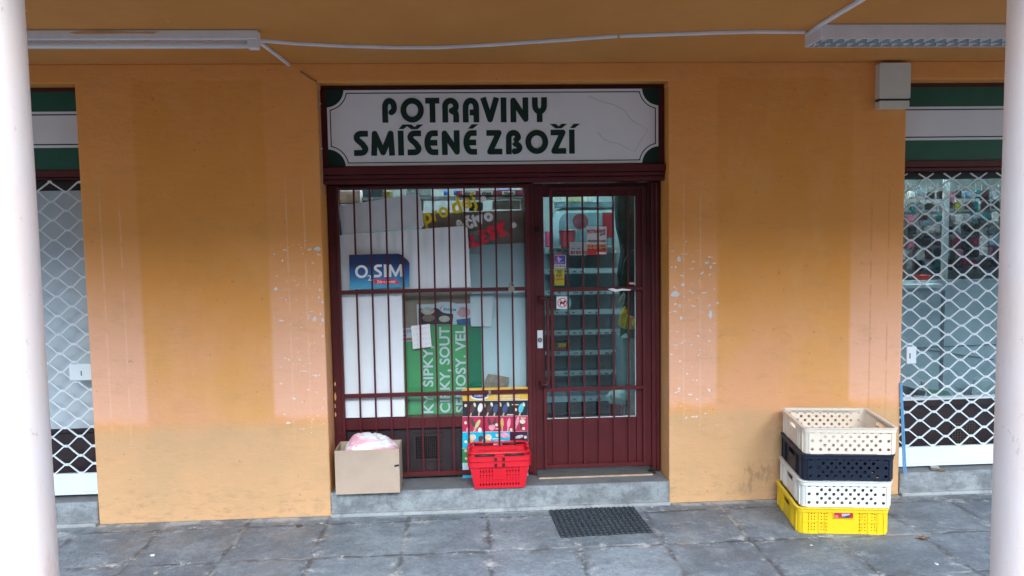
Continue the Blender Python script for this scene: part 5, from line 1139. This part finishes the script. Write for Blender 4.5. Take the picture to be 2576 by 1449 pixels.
# door mat of rubber rings
mp = [atz(1388.6, 1285.6, 0), atz(1602.5, 1273.6, 0), atz(1633, 1343.6, 0), atz(1401, 1351, 0)]
mx = (mp[1]-mp[0]).normalized(); wm = ((mp[1]-mp[0]).length+(mp[2]-mp[3]).length)/2; hm = ((mp[3]-mp[0]).length+(mp[2]-mp[1]).length)/2
cx_ = sum(mp, Vector())/4; dm = thing('rubber_doormat', 'black rubber ring mat lying on the paving in front of the door', 'doormat', (cx_.x, cx_.y, .002), math.atan2(mp[1].y-mp[0].y, mp[1].x-mp[0].x))
b_ = MB(); n1_, n2_ = 17, 11; px_, py_ = wm/n1_, hm/n2_
for i in range(n1_):
    for j in range(n2_):
        cx, cy = -wm/2+(i+.5)*px_, -hm/2+(j+.5)*py_; n = 12; ro, ri = px_*.52, px_*.30
        rings = [[b_.bm.verts.new((cx+r*cos(2*pi*k/n), cy+r*(py_/px_)*sin(2*pi*k/n), z)) for k in range(n)] for r, z in ((ro, 0), (ro*.93, .007), ((ro+ri)/2, .010), (ri*1.1, .008), (ri, 0))]
        for A_, B_ in zip(rings, rings[1:]):
            for k in range(n): b_.bm.faces.new((A_[k], A_[(k+1) % n], B_[(k+1) % n], B_[k]))
RUB = M('black_rubber', (.026, .036, .046), .55, var=.3, vs=20)
b_.build('rubber_rings', RUB, dm)
MB().box((-wm/2, -hm/2, .0005), (wm/2, hm/2, .003)).build('mat_base', M('rubber_base', (.012, .015, .018), .8), dm)

# leaning blue strips, bracket, leaf
p0 = atz(2276, 1186, STEP); t = thing('blue_strips', 'pair of thin blue plastic strips leaning on the pier edge behind the crates', 'strips')
for k in range(2):
    a = Vector((at(2273+k*5, 1186, -.03).x, -.035, STEP+.001)); b = Vector((at(2264+k*3, 962, -.012).x+.004, -.010, at(2266, 962, 0).z)); MB().ribbon([a, b], .010, .006, (0, 1, 0)).build('strip', M('strip_blue', (.10, .28, .50), .4), t)
p = atz(2340, 1172, STEP+.01); t = thing('metal_bracket', 'small rusty metal bracket on the step below the right shutter rail', 'bracket')
MB().box((p.x-.03, -.0, STEP+.002), (p.x+.03, .07, STEP+.02), Matrix.Rotation(RAD(-25), 3, 'Z'), (p.x, .03, STEP)).build('plate', STEEL, t, bevel=.002); MB().box((p.x+.0, -.012, STEP+.001), (p.x+.055, .012, STEP+.014), Matrix.Rotation(RAD(-20), 3, 'Z'), (p.x, 0, STEP)).build('rusty_tab', M('rust', (.22, .12, .06), .9, var=.3), t, bevel=.003)
p = atz(2322, 1357, 0); mb = MB(); pts = [(-.06, .01), (-.04, .02), (-.02, .012), (0, .03), (.02, .012), (.045, .018), (.065, 0), (.045, -.012), (.03, -.008), (.02, -.028), (0, -.012), (-.02, -.02), (-.03, 0)]
for i in range(len(pts)): a, b = pts[i], pts[(i+1) % len(pts)]; mb.poly([(p.x+a[0]*.8, p.y+a[1]*1.3, .003+.012*abs(sin(i*1.9))), (p.x+b[0]*.8, p.y+b[1]*1.3, .003+.012*abs(sin(((i+1) % len(pts))*1.9))), (p.x, p.y, .006)])
o = mb.build('dry_leaf', M('leaf_brown', (.16, .09, .06), .8, var=.3, vs=40)); o.modifiers.new('solid', 'SOLIDIFY').thickness = .001; tag(o, 'curled dry brown leaf on the paving right of the crates', 'leaf')

# larger bare patches of plaster on the piers
BARE = M('bare_plaster', (.62, .64, .64), .9, var=.1, vs=30)
rp = random.Random(9)
def chips(lst, pier):
    mb = MB()
    for cx, cy, rx, ry in lst:
        n = 9; mb.prism([at(cx+rx*rp.uniform(.6, 1.1)*cos(2*pi*k/n), cy+ry*rp.uniform(.55, 1.1)*sin(2*pi*k/n), -.0012) for k in range(n)], (0, .001, 0))
    mb.build('bare_patches', BARE, pier)
piers = [fw_, fw_]
chips([(780, 627, 7, 3), (798, 626, 10, 6), (757, 623, 3, 2), (690, 640, 3, 3), (694, 727, 6, 5), (806, 790, 3, 4), (792, 803, 7, 7), (812, 806, 4, 7), (812, 760, 3, 5), (775, 800, 2, 4), (802, 748, 2, 4), (690, 800, 2, 2), (790, 710, 2, 2), (765, 934, 3, 2)], piers[0])
chips([(1708, 652, 5, 10), (1700, 672, 4, 3), (1745, 658, 5, 3), (1778, 661, 7, 4), (1788, 672, 4, 5), (1697, 741, 12, 9), (1718, 716, 5, 5), (1787, 790, 5, 13), (1714, 800, 4, 5), (1746, 770, 6, 2), (1736, 732, 4, 2), (1710, 768, 4, 3), (1700, 868, 9, 1.5), (1785, 768, 3, 3), (1744, 956, 3, 2), (1708, 978, 5, 4), (1690, 672, 3, 2), (1740, 868, 3, 2)], piers[1])

mb = MB()
for cx, cy, rx, ry in ((843, 966, 2.5, 6), (843.5, 998, 2.5, 12), (843, 1022, 2, 7), (844, 1043, 2.5, 7)):
    n = 8; mb.prism([at(cx+rx*rp.uniform(.6, 1.1)*cos(2*pi*k/n), cy+ry*rp.uniform(.6, 1.1)*sin(2*pi*k/n), YF-.0015) for k in range(n)], (0, .001, 0))
mb.build('orange_splashes', M('orange_splash', (.70, .36, .12), .8, var=.1), ff)
# unseen block added behind the camera to cut low sky light and reflections
bb = thing('added_sky_blocker', 'unseen grey block added across the street to hold back low sky light and glass reflections', 'building', (2, -34, 0))
MB().box((-30, -6, 0), (30, 0, 15)).build('wall', M('block_render', (.22, .22, .21), .9, var=.15, vs=1), bb)
wm_ = M('block_window', (.03, .035, .04), .15, var=.2); wme = None
for f in range(5):
    for k in range(14):
        x, z = -27+k*4.1, 1.2+f*2.9
        if wme is None: o = MB().box((-.9, 0, 0), (.9, .03, 1.5)).build('window', wm_, bb); wme = o.data
        else: o = link('window', wme, None, bb)
        o.location = (x, .001, z)

# litter on the paving
for i, (px, py, sz, mt, nm, lb) in enumerate(((384, 1398, .016, WP, 'paper_scrap', 'white paper scrap on the paving near the left column'), (393, 1449-6, .018, CARD, 'paper_scrap', 'tan paper scrap at the bottom left of the paving'),
    (1640, 1276, .008, WP, 'paper_scrap', 'tiny white scrap on the paving beyond the right corner of the doormat'), (1700, 1368, .012, M('leaf_bit', (.20, .13, .07), .8), 'leaf_fragment', 'small brown leaf fragment on the paving right of the doormat'),
    (2041, 1372, .010, WVIN, 'chewing_gum', 'white chewing gum spot in front of the yellow crate'), (1212, 1302, .010, BLACK, 'chewing_gum', 'dark chewing gum spot on the paving left of the doormat'), (752, 1324, .034, M('dark_stain', (.045, .045, .05), .5, var=.3, vs=60), 'dark_stain', 'round dark stain on the paving below the left pier'), (2355, 1420, .016, M('pale_stone', (.5, .5, .48), .8), 'stone_chip', 'pale stone chip on the paving near the right column'))):
    p = atz(px, py, 0); rr = random.Random(i); mb = MB(); n = 9
    flat_ = nm in ('dark_stain', 'chewing_gum'); h = .0015 if flat_ else sz*.35
    top = [(p.x+sz*rr.uniform(.6, 1)*cos(2*pi*k/n), p.y+sz*rr.uniform(.5, .9)*sin(2*pi*k/n), .001) for k in range(n)]
    tag(mb.prism(top, (0, 0, h)).build(nm, mt), lb, nm.replace('_', ' '))
